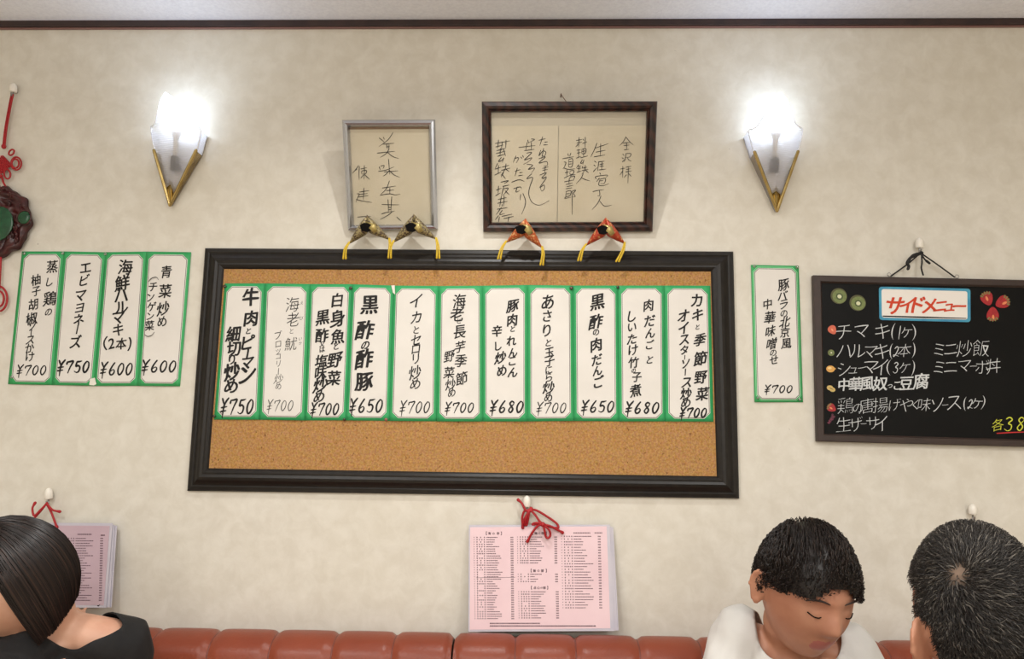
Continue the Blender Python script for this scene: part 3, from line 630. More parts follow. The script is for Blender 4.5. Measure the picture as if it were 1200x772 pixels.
# ------------------------------------------------------------------ folded brocade ornaments
def ornament(apex, le, re, hole, cl, cr, label, m1, m2, yb):
    t = thing('brocade_ornament', label, 'ornament', W(apex[0], (le[1]+re[1])/2, -.02), 'folded brocade charms above the cork board')
    A_ = W(*apex, yb-.012); Lp = W(*le, yb); Rp = W(*re, yb); Hp = W(*hole, yb-.02)
    in_ = W(hole[0]+4.5, hole[1]+6.5, yb-.004)
    for (E, side) in ((Lp, -1), (Rp, 1)):           # each arm: a padded cone from the peak to its tip
        mb = MB(); n = 12; K = 12; d = (E-A_)
        nrm = V((-d.z, 0, d.x)).normalized()*(1 if side < 0 else -1)
        if nrm.z > 0: nrm = -nrm
        vs = []
        for i in range(K+1):
            q = i/K; c = A_+d*q+V((0, -.006*math.sin(PI*q), 0))
            top_ = .0025*math.sin(PI*q)
            full = .0285*(min(1, q/.42))**.8 if q < .42 else .0285*(1-((q-.42)/.58)**1.25)+.0024
            dep = .004+.013*math.sin(PI*min(1, q*.9+.1))
            for k in range(n):
                w = 2*PI*k/n
                vs.append(c+nrm*(full/2*(1-math.cos(w))-top_)+V((0, -dep*math.sin(w), 0)))
        fs = [(i*n+k, i*n+(k+1)%n, (i+1)*n+(k+1)%n, (i+1)*n+k) for i in range(K) for k in range(n)]
        fs += [tuple(range(n-1, -1, -1)), tuple(K*n+k for k in range(n))]
        mb.add(vs, fs); mb.build('arm', m1, t, smooth=True)
    s = (W(hole[0]+1, hole[1], yb)-W(hole[0], hole[1], yb)).length
    up = V((0, 0, 1)); rt = V((1, 0, 0))
    def P(x, z, y): return W(hole[0]+x*1.22, hole[1]+z*1.2, yb+y)
    mb = MB(); mb.add([P(-5.5, -1.5, -.030), P(-1, -4, -.031), P(5, -3, -.0315), P(3.5, 1, -.0315), P(6, 3, -.031), P(1.5, 5, -.030), P(-3.5, 4, -.029)], [(0, 1, 2, 3, 4, 5, 6)])
    ho = mb.build('opening', MDARKF, t); sd = ho.modifiers.new('solidify', 'SOLIDIFY'); sd.thickness = .004; sd.offset = -1
    mb = MB(); mb.add([P(-1, -5.2, -.0335), P(9, -2.5, -.031), P(11.5, 4, -.029), P(7.5, 6, -.031), P(3, 1, -.0335), P(5.5, -1.8, -.0345)], [(0, 1, 2, 5), (5, 2, 3, 4)])
    fl = mb.build('folded_flap', MGOLDC, t, smooth=True); sd = fl.modifiers.new('solidify', 'SOLIDIFY'); sd.thickness = .003; sd.offset = -1
    for k, (E, ce) in enumerate(((le, cl), (re, cr))):
        mb = MB(); e0 = W(E[0], E[1]-1, yb-.003); ee = W(*ce, yb-.004); mid = e0.lerp(ee, .45)+V((.003*(1 if k else -1), -.006, 0))
        P_ = crom([e0, mid, ee], 6)
        for dx in (-.0012, .0012): tube(mb, [p+V((dx*(1+i*.15), 0, 0)) for i, p in enumerate(P_)], [.0016+.0001*i for i in range(len(P_))], 6)
        mb.build('cord', MYCORD, t, smooth=True)
    return t
Y0 = -.036
ornament((430.8, 252.5), (409.6, 284.4), (456.2, 280), (428.6, 266), (403.7, 302.8), (456.5, 302), 'dull gold and black brocade charm under the silver frame, left of two', MGOLDB, MGOLDB, Y0)
ornament((485.5, 251.4), (461.6, 282.8), (510.9, 279.5), (481.7, 266), (456.6, 301.5), (513.4, 302), 'dull gold and black brocade charm under the silver frame, right of two', MGOLDB, MGOLDB, Y0-.004)
ornament((616, 256.3), (593.4, 283.2), (635.2, 289.6), (610.4, 268.4), (585, 303), (634.8, 310), 'orange-red brocade charm under the dark wood frame, left of two', MREDB, MREDB2, Y0)
ornament((709.6, 255.2), (686.9, 286.8), (732.2, 284.7), (706, 269), (679, 305), (723.7, 306), 'orange-red brocade charm under the dark wood frame, right of two', MREDB2, MREDB, Y0)

# ------------------------------------------------------------------ hooks
def hook(x, ytop, label, h=13.5):
    t = thing('wall_hook', label, 'hook', W(x, ytop+h, 0), 'white capped push hooks')
    p0 = W(x, ytop, -.016); p1_ = W(x, ytop+h, -.014); d = (p0-p1_); ln = d.length; d.normalize()
    mb = MB(); lathe(mb, p1_, d, [(0, .0088), (.002, .0098), (ln*.55, .0096), (ln*.8, .0078), (ln*.95, .004), (ln, .001)], 18)
    mb.build('cap', MWHITE, t, smooth=True)
    mb = MB(); b = p1_-d*.010
    tube(mb, [p1_+d*.004, p1_-d*.004, b, b+V((0, -.006, -.002)), b+V((0, -.009, .004))], .0022, 8)
    tube(mb, [V((p1_.x, 0, p1_.z+.006)), V((p1_.x, -.012, p1_.z+.006))], .003, 8)
    mb.build('stem', MSTEEL, t, smooth=True)
    return b+V((0, -.004, -.001))
hk_knot = hook(15.5, 97, 'white hook holding the red knot ornament at far left', 11)
hk_left = hook(57, 571.5, 'white hook with red cord above the woman in black', 13)
hk_mid = hook(617.5, 580.5, 'white hook under the cork board holding the central pink menu', 13)
hk_bb = hook(1077.5, 278.5, 'white hook above the blackboard holding its black cord', 12)
hook(1140, 590.5, 'bare white hook above the grey-haired head', 12)

# ------------------------------------------------------------------ laminated pink menus
def pink_menu(label, lam, pk, yt, yb_, msheet, seed, columns):
    LT, LR, LBR, LBL = [W(*lam[0], yt), W(*lam[1], yt), W(*lam[2], yb_), W(*lam[3], yb_)]
    n = (LR-LT).cross(LT-LBL).normalized(); n = -n if n.y > 0 else n
    t = thing('laminated_menu', label, 'menu', (LBR+LBL)/2, 'pink laminated menus hung by red cord')
    mb = MB()
    slab(mb, [LT, LR, LBR, LBL], n, .0012); slab(mb, [LT-n*.0025+V((.003, 0, -.003)), LR-n*.0025+V((.004, 0, -.004)), LBR-n*.0025+V((.007, 0, .001)), LBL-n*.0025+V((.002, 0, .001))], n, .0012)
    slab(mb, [LT-n*.005+V((.004, 0, -.004)), LR-n*.005+V((.009, 0, -.006)), LBR-n*.005+V((.010, 0, .001)), LBL-n*.005+V((.002, 0, .001))], n, .0012)
    mb.build('laminate_sheets', MLAM, t)
    hp_ = lambda x, y: HIT(x, y, LT+n*.0006, n)
    mb = MB(); slab(mb, [hp_(*q) for q in pk], n, .0004); sh = mb.build('pink_sheet', msheet, t)
    to3 = lambda x, y: HIT(x, y, LT+n*.0011, n)
    mb = MB(); rn = random.Random(seed); columns(mb, to3, rn)
    mb.build('print', MPRINT, sh)
    return t
def dash(mb, to3, x, y, w, h, k=0):
    mb.add([to3(x, y), to3(x+w, y+k), to3(x+w, y+h+k), to3(x, y+h)], [(0, 1, 2, 3)])
def rows(mb, to3, rn, x0, y0, n, pitch, wid, price, sk=0):
    for i in range(n):
        y = y0+i*pitch; dash(mb, to3, x0+sk*i, y+.2, .75, .9)
        c = rn.choice((2, 3, 3, 4, 4, 4, 5))
        for k in range(c): dash(mb, to3, x0+3.2+sk*i+8.6*k/(c-1), y, 1.15, 1.35)
        xx = x0+14.6+sk*i; end = xx+rn.uniform(.35, 1)*wid
        while xx < end:
            w = rn.uniform(.7, 2.2); dash(mb, to3, xx, y+.25, w, .85); xx += w+.35
        for k in range(3): dash(mb, to3, price+sk*i+1.15*k, y+.1, .85, 1.25)
def cols_mid(mb, to3, rn):
    for (ch, x, y, s) in (('【',570.2,624.6,4),('海',573.6,624.8,3.2),('の',578.4,625,2.6),('幸',583.6,624.8,3.2),('】',587.4,624.8,4),
        ('【',624.5,624.6,4),('麺',628,624.6,3.2),('の',632,624.8,2.6),('部',636,624.6,3.2),('】',640,624.6,4),
        ('【',622.6,668.4,4),('飯',626.4,668.5,3.2),('の',631,668.7,2.6),('部',635.6,668.5,3.2),('】',640,668.5,4),
        ('【',623,688.4,4),('点',626.8,688.5,3.2),('心',631,688.5,3.2),('の',634.6,688.7,2.4),('部',638,688.5,3.2),('】',641.6,688.5,4)):
        put_glyph(mb, ch, x, y, s, to3, .02, 0, 0, jit=0)
    rows(mb, to3, rn, 555.2, 628.8, 36, 2.72, 18, 598.3, .03)
    rows(mb, to3, rn, 606, 628.4, 12, 2.75, 16, 649.6, .03); rows(mb, to3, rn, 606.8, 672, 4, 2.85, 14, 650.6, .03)
    rows(mb, to3, rn, 607.4, 692.6, 12, 2.78, 17, 651.4, .05)
    for k in range(22): dash(mb, to3, 672+1.55*k, 623.6, 1.0, 1.4) if k not in (13, 14, 15) else None
    rows(mb, to3, rn, 657.6, 627.6, 27, 3.22, 22, 700.6, .07)
    dash(mb, to3, 558, 676.6, 46, .35, -.5)
    for (x0, x1, y) in ((574, 632, 729.6), (574, 697, 732.6)):
        x = x0
        while x < x1:
            w = rn.uniform(.8, 2.4); dash(mb, to3, x, y, w, 1.3); x += w+.4
pm = pink_menu('bright pink laminated menu leaning on the bench below the cork board', [(549.6, 615), (714.5, 614.6), (720.3, 739.2), (548.8, 740)], [(551, 617.6), (711, 616.6), (715.3, 736), (550.4, 737.8)], -.014, -.055, MPINK, 3, cols_mid)
def cols_left(mb, to3, rn):
    for k in range(8): dash(mb, to3, 91+2.1*k, 625.2, 1.4, 1.5)
    dash(mb, to3, 118, 626.4, 5, 1.2)
    rows(mb, to3, rn, 74, 630, 26, 2.9, 20, 117.6, -.07)
    rows(mb, to3, rn, 20, 630, 26, 2.9, 20, 62, -.07)
    rows(mb, to3, rn, -28, 630, 26, 2.9, 20, 10, -.07)
pl = pink_menu('shade-tinted pink laminated menu half hidden behind the woman in black', [(-27, 612), (132, 612.8), (124.4, 712), (-44, 711)], [(-25, 615), (128.6, 616), (121.6, 709), (-42, 708)], -.022, -.050, MPINKSHADE, 5, cols_left)
def cordset(parent, paths, r=.0028):
    mb = MB()
    for pts in paths:
        P_ = crom([W(x, y, d) for x, y, d in pts], 7); tube(mb, P_, r, 8)
        e = P_[-1]; dd = (P_[-1]-P_[-3]).normalized(); tube(mb, [e-dd*.004, e+dd*.004], [r, r*1.5], 8)
    return mb.build('red_cord', MRED, parent, smooth=True)
K = Crop(590, 570, 11.03)
kk = lambda *a: [(*K(x, y), d) for x, y, d in a]
mc = cordset(pm, [kk((330, 300, -.022), (270, 320, -.022), (242, 400, -.02), (248, 510, -.018)), kk((245, 505, -.019), (262, 440, -.024), (300, 370, -.026), (350, 310, -.024)),
  kk((300, 500, -.019), (318, 420, -.025), (330, 350, -.027), (350, 300, -.024)), kk((275, 500, -.018), (292, 420, -.027), (318, 340, -.028), (345, 300, -.024)),
  kk((350, 300, -.024), (290, 310, -.026), (240, 220, -.022), (205, 185, -.018)),
  kk((345, 295, -.024), (430, 310, -.02), (560, 385, -.018), (680, 470, -.018), (710, 520, -.019), (690, 535, -.021), (600, 520, -.026), (510, 490, -.030)),
  kk((360, 310, -.026), (420, 380, -.028), (460, 440, -.030), (510, 490, -.032)),
  kk((510, 490, -.034), (440, 510, -.032), (370, 600, -.03), (320, 690, -.026)), kk((510, 490, -.034), (440, 470, -.034), (385, 480, -.03), (380, 492, -.03), (450, 480, -.032), (505, 488, -.034)),
  kk((505, 490, -.035), (530, 560, -.036), (545, 640, -.034), (575, 665, -.034), (605, 630, -.034), (590, 560, -.036), (520, 500, -.036)),
  kk((510, 490, -.034), (600, 510, -.032), (680, 550, -.028), (745, 585, -.024))])
mb = MB(); ellip(mb, W(*K(508, 490), -.036), (.006, .005, .006)); mb.build('knot', MRED, mc, smooth=True)
cordset(pl, [[(54.5, 590, -.022), (47, 598, -.026), (40, 604, -.03), (38, 596, -.03), (40, 591, -.028)], [(54.5, 590, -.022), (60, 600, -.024), (66, 616, -.026)], [(55, 590, -.024), (61, 597, -.026), (68, 599, -.024)], [(55, 589, -.022), (49, 597, -.024), (36, 612, -.027)]], .0026)

# ------------------------------------------------------------------ blackboard
bb = thing('blackboard', 'black menu board in brown frame with fruit stickers and handwritten side menu', 'menu board', W(1120, 522, -.02))
XR = 1300
sT, sB = (328-322.4)/(1200-953), (523.5-517)/(1200-957.8)
bo = [W(953, 322.4, -.016), W(XR, 322.4+sT*(XR-953), -.016), W(XR, 517+sB*(XR-957.8), -.016), W(957.8, 517, -.016)]
bi = [W(963.6, 331, -.018), W(XR-11, 331+sT*(XR-964), -.018), W(XR-11, 508.5+sB*(XR-966), -.018), W(967.2, 508, -.018)]
for q_ in (bo, bi):                            # right edge plumb with the left one
    dx = q_[3].x-q_[0].x; u_ = (q_[2]-q_[3]); q_[2] = q_[3]+u_*((q_[1].x+dx-q_[3].x)/u_.x)
for p in bo+bi: p.y = -.003
frame_mesh(bo, bi, N0, [(0, 0), (0, .013), (.1, .0145), (.8, .0145), (.9, .0115), (1, .0095), (1, 0)]).build('frame', MCHFRAME, bb)
mb = MB(); slab(mb, [p.lerp(q, .5)+N0*.007 for p, q in zip(bi, bo)], N0, .006); bp = mb.build('panel', MCHALKB, bb)
bt = lambda x, y: W(x, y, -.0106)
mb = MB()
def wr(items, wt=-.018, m=0, h=1.0, target=None):
    for ch, x, y, s in items:
        px, py = D(x, y)
        if ch in '123': digits(target or mb, ch, px-s/3.088*.28, px+s/3.088*.36, py+s/3.088*.48, s/3.088*.95, .95, bt)
        else: put_glyph(target or mb, ch, px, py, s/3.088*1.02, bt, wt, .08, .10)
wr([('チ',398,337,54),('マ',463,335,50),('キ',537,332,54),('(',575,335,58),('1',601,338,50),('ヶ',625,338,38),(')',652,335,58)])
wr([('ハ',400,405,50),('ル',448,405,52),('マ',495,408,45),('キ',535,405,54),('(',568,405,55),('2',590,408,40),('本',618,402,46),(')',652,403,55),('ミ',742,400,42),('ニ',785,398,45),('炒',835,395,56),('飯',895,395,58)])
wr([('シ',400,470,45),('ュ',432,475,30),('ー',465,465,30),('マ',495,465,50),('イ',530,465,52),('(',560,465,55),('3',588,465,40),('ヶ',618,465,38),(')',650,465,55),('ミ',742,465,42),('ニ',785,463,45),('マ',835,460,45),('ー',866,460,24),('ボ',899,462,48),('丼',940,460,52)])
wr([('中',398,527,44),('華',442,525,48),('風',482,523,50),('奴',530,523,50),('っ',565,532,16),('こ',592,530,28),('豆',625,522,48),('腐',677,515,55)], .016)
wr([('鶏',405,602,56),('の',450,612,34),('唐',480,603,52),('揚',530,600,54),('げ',582,600,42),('や',625,600,46),('く',657,600,34),('味',690,598,46),('ソ',735,600,44),('ー',765,600,22),('ス',797,593,50),('(',835,595,50),('2',858,598,36),('ヶ',880,595,38),(')',903,592,50)])
wr([('生',397,670,52),('ザ',440,670,50),('ー',469,668,20),('サ',502,665,46),('イ',532,668,50)])
mb.build('chalk_writing', MCHALK, bp)
mb = MB(); put_glyph(mb, '各', *D(955, 672), 14, bt, -.012, .05, .1)
x3, y3 = D(980, 693); digits(mb, '38', x3, D(1062, 0)[0], y3, 15.5, 1.35, bt)
mb.build('price_writing', MYEL, bp)
mb = MB(); ribbon(mb, [D(952, 703), D(1000, 700), D(1075, 697)], 1.3, bt, smooth=0); mb.build('price_underline', MURED, bp)
def rrect(a, b, c, d, r, n=6):                # rounded quad outline in photo pixels
    P = [V((*p, 0)) for p in (a, b, c, d)]; out = []
    for i in range(4):
        p, q, s = P[i-1], P[i], P[(i+1) % 4]; u = q+(p-q).normalized()*r; w = q+(s-q).normalized()*r
        for k in range(n+1):
            t = k/n; out.append(u*(1-t)**2+q*2*t*(1-t)+w*t*t)
    return out
mb = MB(); slab(mb, [W(p.x, p.y, -.0114) for p in rrect((1030, 335.8), (1137.2, 338.2), (1137.4, 377.4), (1030.6, 374.8), 4)], N0, .0012)
tcard = mb.build('title_card', MBLUE, bp)
mb = MB(); slab(mb, [W(p.x, p.y, -.0118) for p in rrect((1033, 338.6), (1133.6, 341.2), (1133.8, 374.4), (1033.6, 372), 3)], N0, .0004); mb.build('card_face', MCWHITE, tcard)
ct = lambda x, y: W(x, y, -.0122)
mb = MB()
for ch, x, y, s in (('サ',583,240,62),('イ',626,240,50),('ド',668,237,56),('メ',709,242,52),('ニ',748,243,44),('ュ',780,248,36),('ー',815,243,46)):
    px, py = D(x, y); put_glyph(mb, ch, px, py, s/3.088, ct, .03, .15, .05)
mb.build('title_writing', MMRED, tcard)
mb = MB(); ribbon(mb, [D(540, 279), D(690, 283), D(840, 287)], 1.7, ct, smooth=0); mb.build('title_underline', MINK, tcard)
def disc(mb, c, rx, rz, y, mi=0, n=24, rot=0, th=.0008, shape=None):
    pts = []
    for k in range(n):
        w = 2*PI*k/n; f = shape(w) if shape else 1
        a, b = rx*f*math.cos(w), rz*f*math.sin(w)
        pts.append(W(c[0]+a*math.cos(rot)-b*math.sin(rot), c[1]+a*math.sin(rot)+b*math.cos(rot), y))
    slab(mb, pts, N0, th, mi)
MK = [mat('kiwi_skin', (84, 82, 48), .6), mat('kiwi_flesh', (122, 134, 78), .5, c2=(102, 116, 60), scale=200), mat('kiwi_seed_ring', (70, 84, 44), .6), mat('kiwi_core', (214, 214, 176), .6)]
def kiwi(x, y, r, rot=.5):
    mb = MB(); disc(mb, (x, y), r*1.04, r*.98, -.0108, 0, rot=rot); disc(mb, (x+r*.08, y+r*.06), r*.9, r*.84, -.0112, 1, rot=rot, th=.0004)
    disc(mb, (x+r*.08, y+r*.06), r*.46, r*.42, -.0115, 2, rot=rot, th=.0003); disc(mb, (x+r*.08, y+r*.06), r*.27, r*.24, -.0118, 3, rot=rot, th=.0003)
    mb.build('kiwi_sticker', MK, bp)
kiwi(*D(380, 206), 9.3); kiwi(*D(448, 231), 9.4); kiwi(*D(352, 411), 3.9)
MSB = [mat('strawberry_red', (176, 34, 40), .4, c2=(150, 24, 32), scale=150), mat('strawberry_shine', (226, 140, 92), .4), mat('strawberry_leaf', (118, 130, 74), .6)]
def straw(x, y, r, rot, leaf=True, m=None):
    mb = MB(); sh = lambda w: 1-.16*math.cos(w)-.1*math.cos(2*w)*(.5)
    pts = []
    for q in range(28):
        w = 2*PI*q/28; a, b = 1.18*r*math.cos(w), .98*r*math.sin(w)*(1-.34*math.cos(w))
        pts.append(W(x+a*math.cos(rot)-b*math.sin(rot), y+a*math.sin(rot)+b*math.cos(rot), -.0110))
    slab(mb, pts, N0, .0012)
    disc(mb, (x-r*.3*math.cos(rot)+.5, y-r*.3*math.sin(rot)+r*.25), r*.42, r*.2, -.0114, 1, rot=rot, th=.0003)
    if leaf:
        for k in (-2, -1, 0, 1, 2):
            a = rot+PI+k*.38; cx, cy = x+r*1.02*math.cos(a), y+r*1.02*math.sin(a)
            disc(mb, (cx, cy), r*.3, r*.12, -.0115, 2, 8, a, .0003)
    mb.build('strawberry_sticker', m or MSB, bp)
x, y = D(917, 216); straw(x, y, 7.0, 1.15); x, y = D(972, 229); straw(x, y, 7.2, PI-.45); x, y = D(937, 271); straw(x, y, 7.0, -PI/2)
x, y = D(357, 329); straw(x, y, 4.7, 1.0, False, [mat('apricot_red', (206, 98, 70), .45), mat('apricot_shine', (230, 150, 110), .4), MSB[2]])
x, y = D(354, 611); straw(x, y, 4.6, .6, True)
mb = MB(); x, y = D(350, 470); disc(mb, (x, y), 5, 3.9, -.0110, 0, rot=.1, th=.0012); disc(mb, (x+5.2, y-.2), 1.1, .7, -.0108, 0, 8); disc(mb, (x-1, y-1), 2.4, 1.3, -.0113, 1, th=.0003)
mb.build('lemon_sticker', [mat('lemon_orange', (216, 160, 78), .45), mat('lemon_shine', (236, 204, 140), .4)], bp)
mb = MB(); x, y = D(352, 541); disc(mb, (x-1.2, y-.8), 3.8, 2.9, -.0110, 0, rot=.3, th=.0012); disc(mb, (x+1.6, y+1.2), 3.4, 2.6, -.0112, 0, rot=.3, th=.0012); disc(mb, (x, y), 3, .5, -.0115, 1, 10, .45, .0003)
mb.build('pistachio_sticker', [mat('nut_shell', (204, 176, 104), .5), mat('nut_gap', (120, 100, 54), .5)], bp)
mb = MB(); x, y = D(353, 651)
for k in range(26):
    q = random.random(); a = -.9
    dx = random.uniform(-2.4, 2.4)*(1-.55*q); l = -6+12*q
    disc(mb, (x-l*.55+dx*.8, y+l*.8+dx*.5), 1.05, 1.05, -.0110-.00002*k, k % 2, 8, th=.0006)
mb.build('grape_sticker', [mat('grape', (112, 40, 62), .35), mat('grape_dark', (74, 24, 46), .35)], bp)
for x, y in ((1042, 321.6), (1121.5, 324)):
    mb = MB(); c = W(x, y, -.014); tube(mb, [c+V((.0045*math.cos(w), 0, .0045*math.sin(w))) for w in [2*PI*k/16 for k in range(16)]], .0008, 6, closed=True)
    lathe(mb, c+V((0, 0, -.006)), V((0, 0, 1)), [(0, .0014), (.002, .0014)], 8); mb.build('eyelet', MSTEEL, bb, smooth=True)
mb = MB(); KB = Crop(1020, 270, 10.0)
def kb(*a): return crom([W(*KB(x, y), d) for x, y, d in a], 6)
tube(mb, kb((240, 535, -.014), (430, 398, -.020), (585, 265, -.024)), .0019, 8); tube(mb, kb((585, 262, -.024), (620, 285, -.024), (800, 410, -.020), (985, 545, -.014)), .0019, 8)
tube(mb, kb((600, 265, -.026), (540, 290, -.03), (470, 320, -.03), (430, 380, -.028), (450, 420, -.026), (440, 450, -.025)), .0036, 8)
tube(mb, kb((590, 262, -.028), (500, 290, -.033), (460, 340, -.031), (440, 385, -.028)), .0032, 8)
tube(mb, kb((600, 290, -.028), (605, 370, -.03), (597, 440, -.03), (618, 520, -.027)), .0021, 8)
tube(mb, kb((605, 290, -.028), (640, 340, -.03), (690, 383, -.027)), [.002]*8+[.0032]*5, 8)
ellip(mb, W(*KB(600, 265), -.027), (.0045, .004, .005)); mb.build('hanging_cord', MBCORD, bb, smooth=True)

# ------------------------------------------------------------------ wall sconces
def sconce(pts, bulb, sock, label, dap, dsh, dmid, dtip):
    ap, mL, sL, gL, tip, gR, sR, mR = pts
    t = thing('wall_sconce', label, 'wall lamp', W(*tip, 0), 'etched glass wall sconces')
    cxm = (sL[0]+sR[0])/2
    dg = dtip+(dsh-dtip)*.72
    PA, PmL, PsL, PgL, PT, PgR, PsR, PmR = W(*ap, dap), W(*mL, (dap+dsh)/2-.002), W(*sL, dsh), W(*gL, dg), W(*tip, dtip), W(*gR, dg), W(*sR, dsh), W(*mR, (dap+dsh)/2-.002)
    C1 = W(cxm, (sL[1]+sR[1])/2-8, dsh-.020); C2 = W((gL[0]+gR[0])/2, gL[1]+16, dg-.010)
    mb = MB(); mb.add([PA, PmL, PsL, PgL, PT, PgR, PsR, PmR, C1, C2], [(0, 1, 8), (1, 2, 8), (2, 3, 9, 8), (3, 4, 9), (4, 5, 9), (5, 6, 8, 9), (6, 7, 8), (7, 0, 8)])
    o = mb.build('glass_shade', MSHADE, t)
    # side wings back to the wall below the shoulders
    mb = MB(); wl = lambda p: V((p.x, -.002, p.z))
    for a, b in ((PsL, PgL), (PgL, PT), (PsR, PgR), (PgR, PT)): mb.add([a, b, wl(b), wl(a)], [(0, 1, 2, 3)])
    w = mb.build('side_panel', MSIDE, t); sd = w.modifiers.new('solidify', 'SOLIDIFY'); sd.thickness = .002
    rm = MB(); tube(rm, crom([PgL, PsL, PmL, PA, PmR, PsR, PgR], 3), .0013, 6); rm.build('glass_rim', MRIM, t, smooth=True)
    for a in (PgL, PgR):
        rl = MB(); off = V((0, -.004, 0)); tube(rl, [a+off, PT+off+V((0, 0, -.002))], .0042, 10)
        dv = (a-PT); rl.add([a+off, PT+off, wl(PT), wl(a)], [(0, 1, 2, 3)])
        rl.build('brass_rail', MBRASS, t, smooth=False)
    mid = (tip[0], tip[1]-28); hw = (gR[0]-gL[0])/2*.16
    mb = MB(); q = [W(tip[0]-.5, tip[1]-29, dtip-.012), W(tip[0]-6, tip[1]-19, dtip-.008), W(*tip, dtip-.008), W(tip[0]+5, tip[1]-19, dtip-.008), W(tip[0]-.5, tip[1]-18, dtip-.020)]
    mb.add(q, [(0, 1, 4), (1, 2, 4), (2, 3, 4), (3, 0, 4), (3, 2, 1, 0)]); mb.build('brass_finial', MBRASS, t)
    bc = W(*bulb, -.046); sc = W(*sock, -.028)
    mb = MB(); ellip(mb, bc, (.019, .017, .022), nu=20, nv=12); mb.build('bulb', MBULB, t, smooth=True)
    mb = MB(); ax = (bc-sc).normalized(); lathe(mb, sc-ax*.022, ax, [(0, .010), (.018, .011), (.034, .011), (.038, .008)], 16)
    tube(mb, [V((sc.x, -.001, sc.z-.01)), sc-V((0, 0, .01))], .007, 10); mb.build('socket', MSOCK, t, smooth=True)
    mb = MB(); lathe(mb, sc-ax*.022, ax, [(.037, .0065), (.085, .0065), (.094, .012), (.102, .0145), (.104, .012)], 14); mb.build('bulb_neck', MWHITE, t, smooth=True)
    sl_ = bpy.data.lights.new('sconce_light', 'SPOT'); sl_.energy = 1.15; sl_.color = (.66, .80, 1.0); sl_.spot_size = math.radians(172); sl_.spot_blend = .9; sl_.shadow_soft_size = .02
    so_ = bpy.data.objects.new('sconce_light', sl_); COL.objects.link(so_); so_.parent = t
    so_.location = bc+V((0, -.048, .006))-t.location; so_.rotation_euler = (PI*.97, 0, 0)
    mb = MB(); slab(mb, [wl(p)+V((0, -.004, 0)) for p in (PsL, PsR, PgR, PT, PgL)], N0, .003); mb.build('back_plate', MPLATE, t)
MSIDE = MSHADE; MPLATE = mat('sconce_plate', (208, 202, 196), .5)
sconce([(193.8, 108), (181.5, 144.5), (176.7, 149.8), (181.3, 176.9), (200, 240), (230.4, 176.9), (235, 152), (221, 138)], (208, 139), (205, 190), 'lit glass and brass wall sconce above the left wall strips', -.088, -.048, -.06, -.012)
sconce([(915, 108.5), (887.8, 147.6), (877.3, 153.5), (883.8, 179), (910, 246.6), (934.5, 178.3), (940.8, 152.3), (932, 144.5)], (910, 141), (907.6, 192), 'lit glass and brass wall sconce right of the dark wood frame', -.088, -.048, -.06, -.012)

# ------------------------------------------------------------------ Chinese knot ornament
kn = thing('knot_ornament', 'red knotted cord with carved dark medallion and green jade, at left edge', 'ornament', W(-3, 320, -.01))
def kw(x, y, d=-.014): return W(x, y, d)
mb = MB()
for dx in (-.0022, .0022): tube(mb, [p+V((dx, 0, 0)) for p in crom([hk_knot+V((0, 0, .002)), kw(11.5, 125), kw(7, 150), kw(4.5, 172)], 5)], .0022, 8)
ellip(mb, kw(4.5, 171.5), (.006, .006, .007))
knc = mb.build('cord', MRED, kn, smooth=True)
mb = MB(); c = kw(2, 193); s = .0021
X = V((1, 0, 0)); Z = V((0, 0, 1))
for k in range(-4, 5):
    for dr in (1, -1):
        L_ = .036-abs(k)*.0008; ctr = c+X*(k*.0062*1.0)*.5*2*.5+Z*(k*.0062*.5*2*.5*dr*-1)
        P_ = [ctr+(X*dr*.7+Z*.7)*(q*L_/2)+V((0, -.0022*math.cos(q*PI*4.5+k*PI+(0 if dr > 0 else PI)), 0)) for q in [i/16*2-1 for i in range(17)]]
        tube(mb, P_, s, 6)
def loop(cx_, cy_, rx, ry, rot, r=.0023, d=-.015):
    P_ = []
    for k in range(24):
        w = 2*PI*k/24; a, b = rx*math.cos(w), ry*math.sin(w)
        P_.append(kw(cx_+a*math.cos(rot)-b*math.sin(rot), cy_+a*math.sin(rot)+b*math.cos(rot), d))
    tube(mb, P_, r, 7, closed=True)
for q in ((19, 191.5, 6, 7.5, 0), (18, 191.5, 4.2, 5.2, 0), (13.5, 178.5, 2.6, 3.8, .7), (8.5, 204, 3.6, 5.6, -.15), (-14, 191.5, 6, 7.5, 0), (-8.5, 178.5, 2.6, 3.8, -.7), (-5, 204, 3.6, 5.6, .15)): loop(*q)
mb.build('endless_knot', MRED, kn, smooth=True)
mb = MB(); ellip(mb, kw(1.5, 206), (.004, .004, .004)); tube(mb, [kw(2, 206), kw(4, 214, -.016), kw(8, 221, -.02)], .0026, 8); tube(mb, [kw(1, 206), kw(-4, 214, -.016), kw(-10, 221, -.02)], .0026, 8)
mb.build('knot_tail', MRED, kn, smooth=True); mb = MB()
tube(mb, crom([kw(1, 300), kw(0, 320), kw(-1, 338)], 4), .003, 8)
mb.build('hanging_cord', MRED, kn, smooth=True); mb = MB()
loop(-1, 350, 9.5, 14.5, 0, .0026, -.012); loop(-1, 350, 5.5, 9, 0, .0026, -.012); mb.build('cord_loop', MRED, kn, smooth=True)
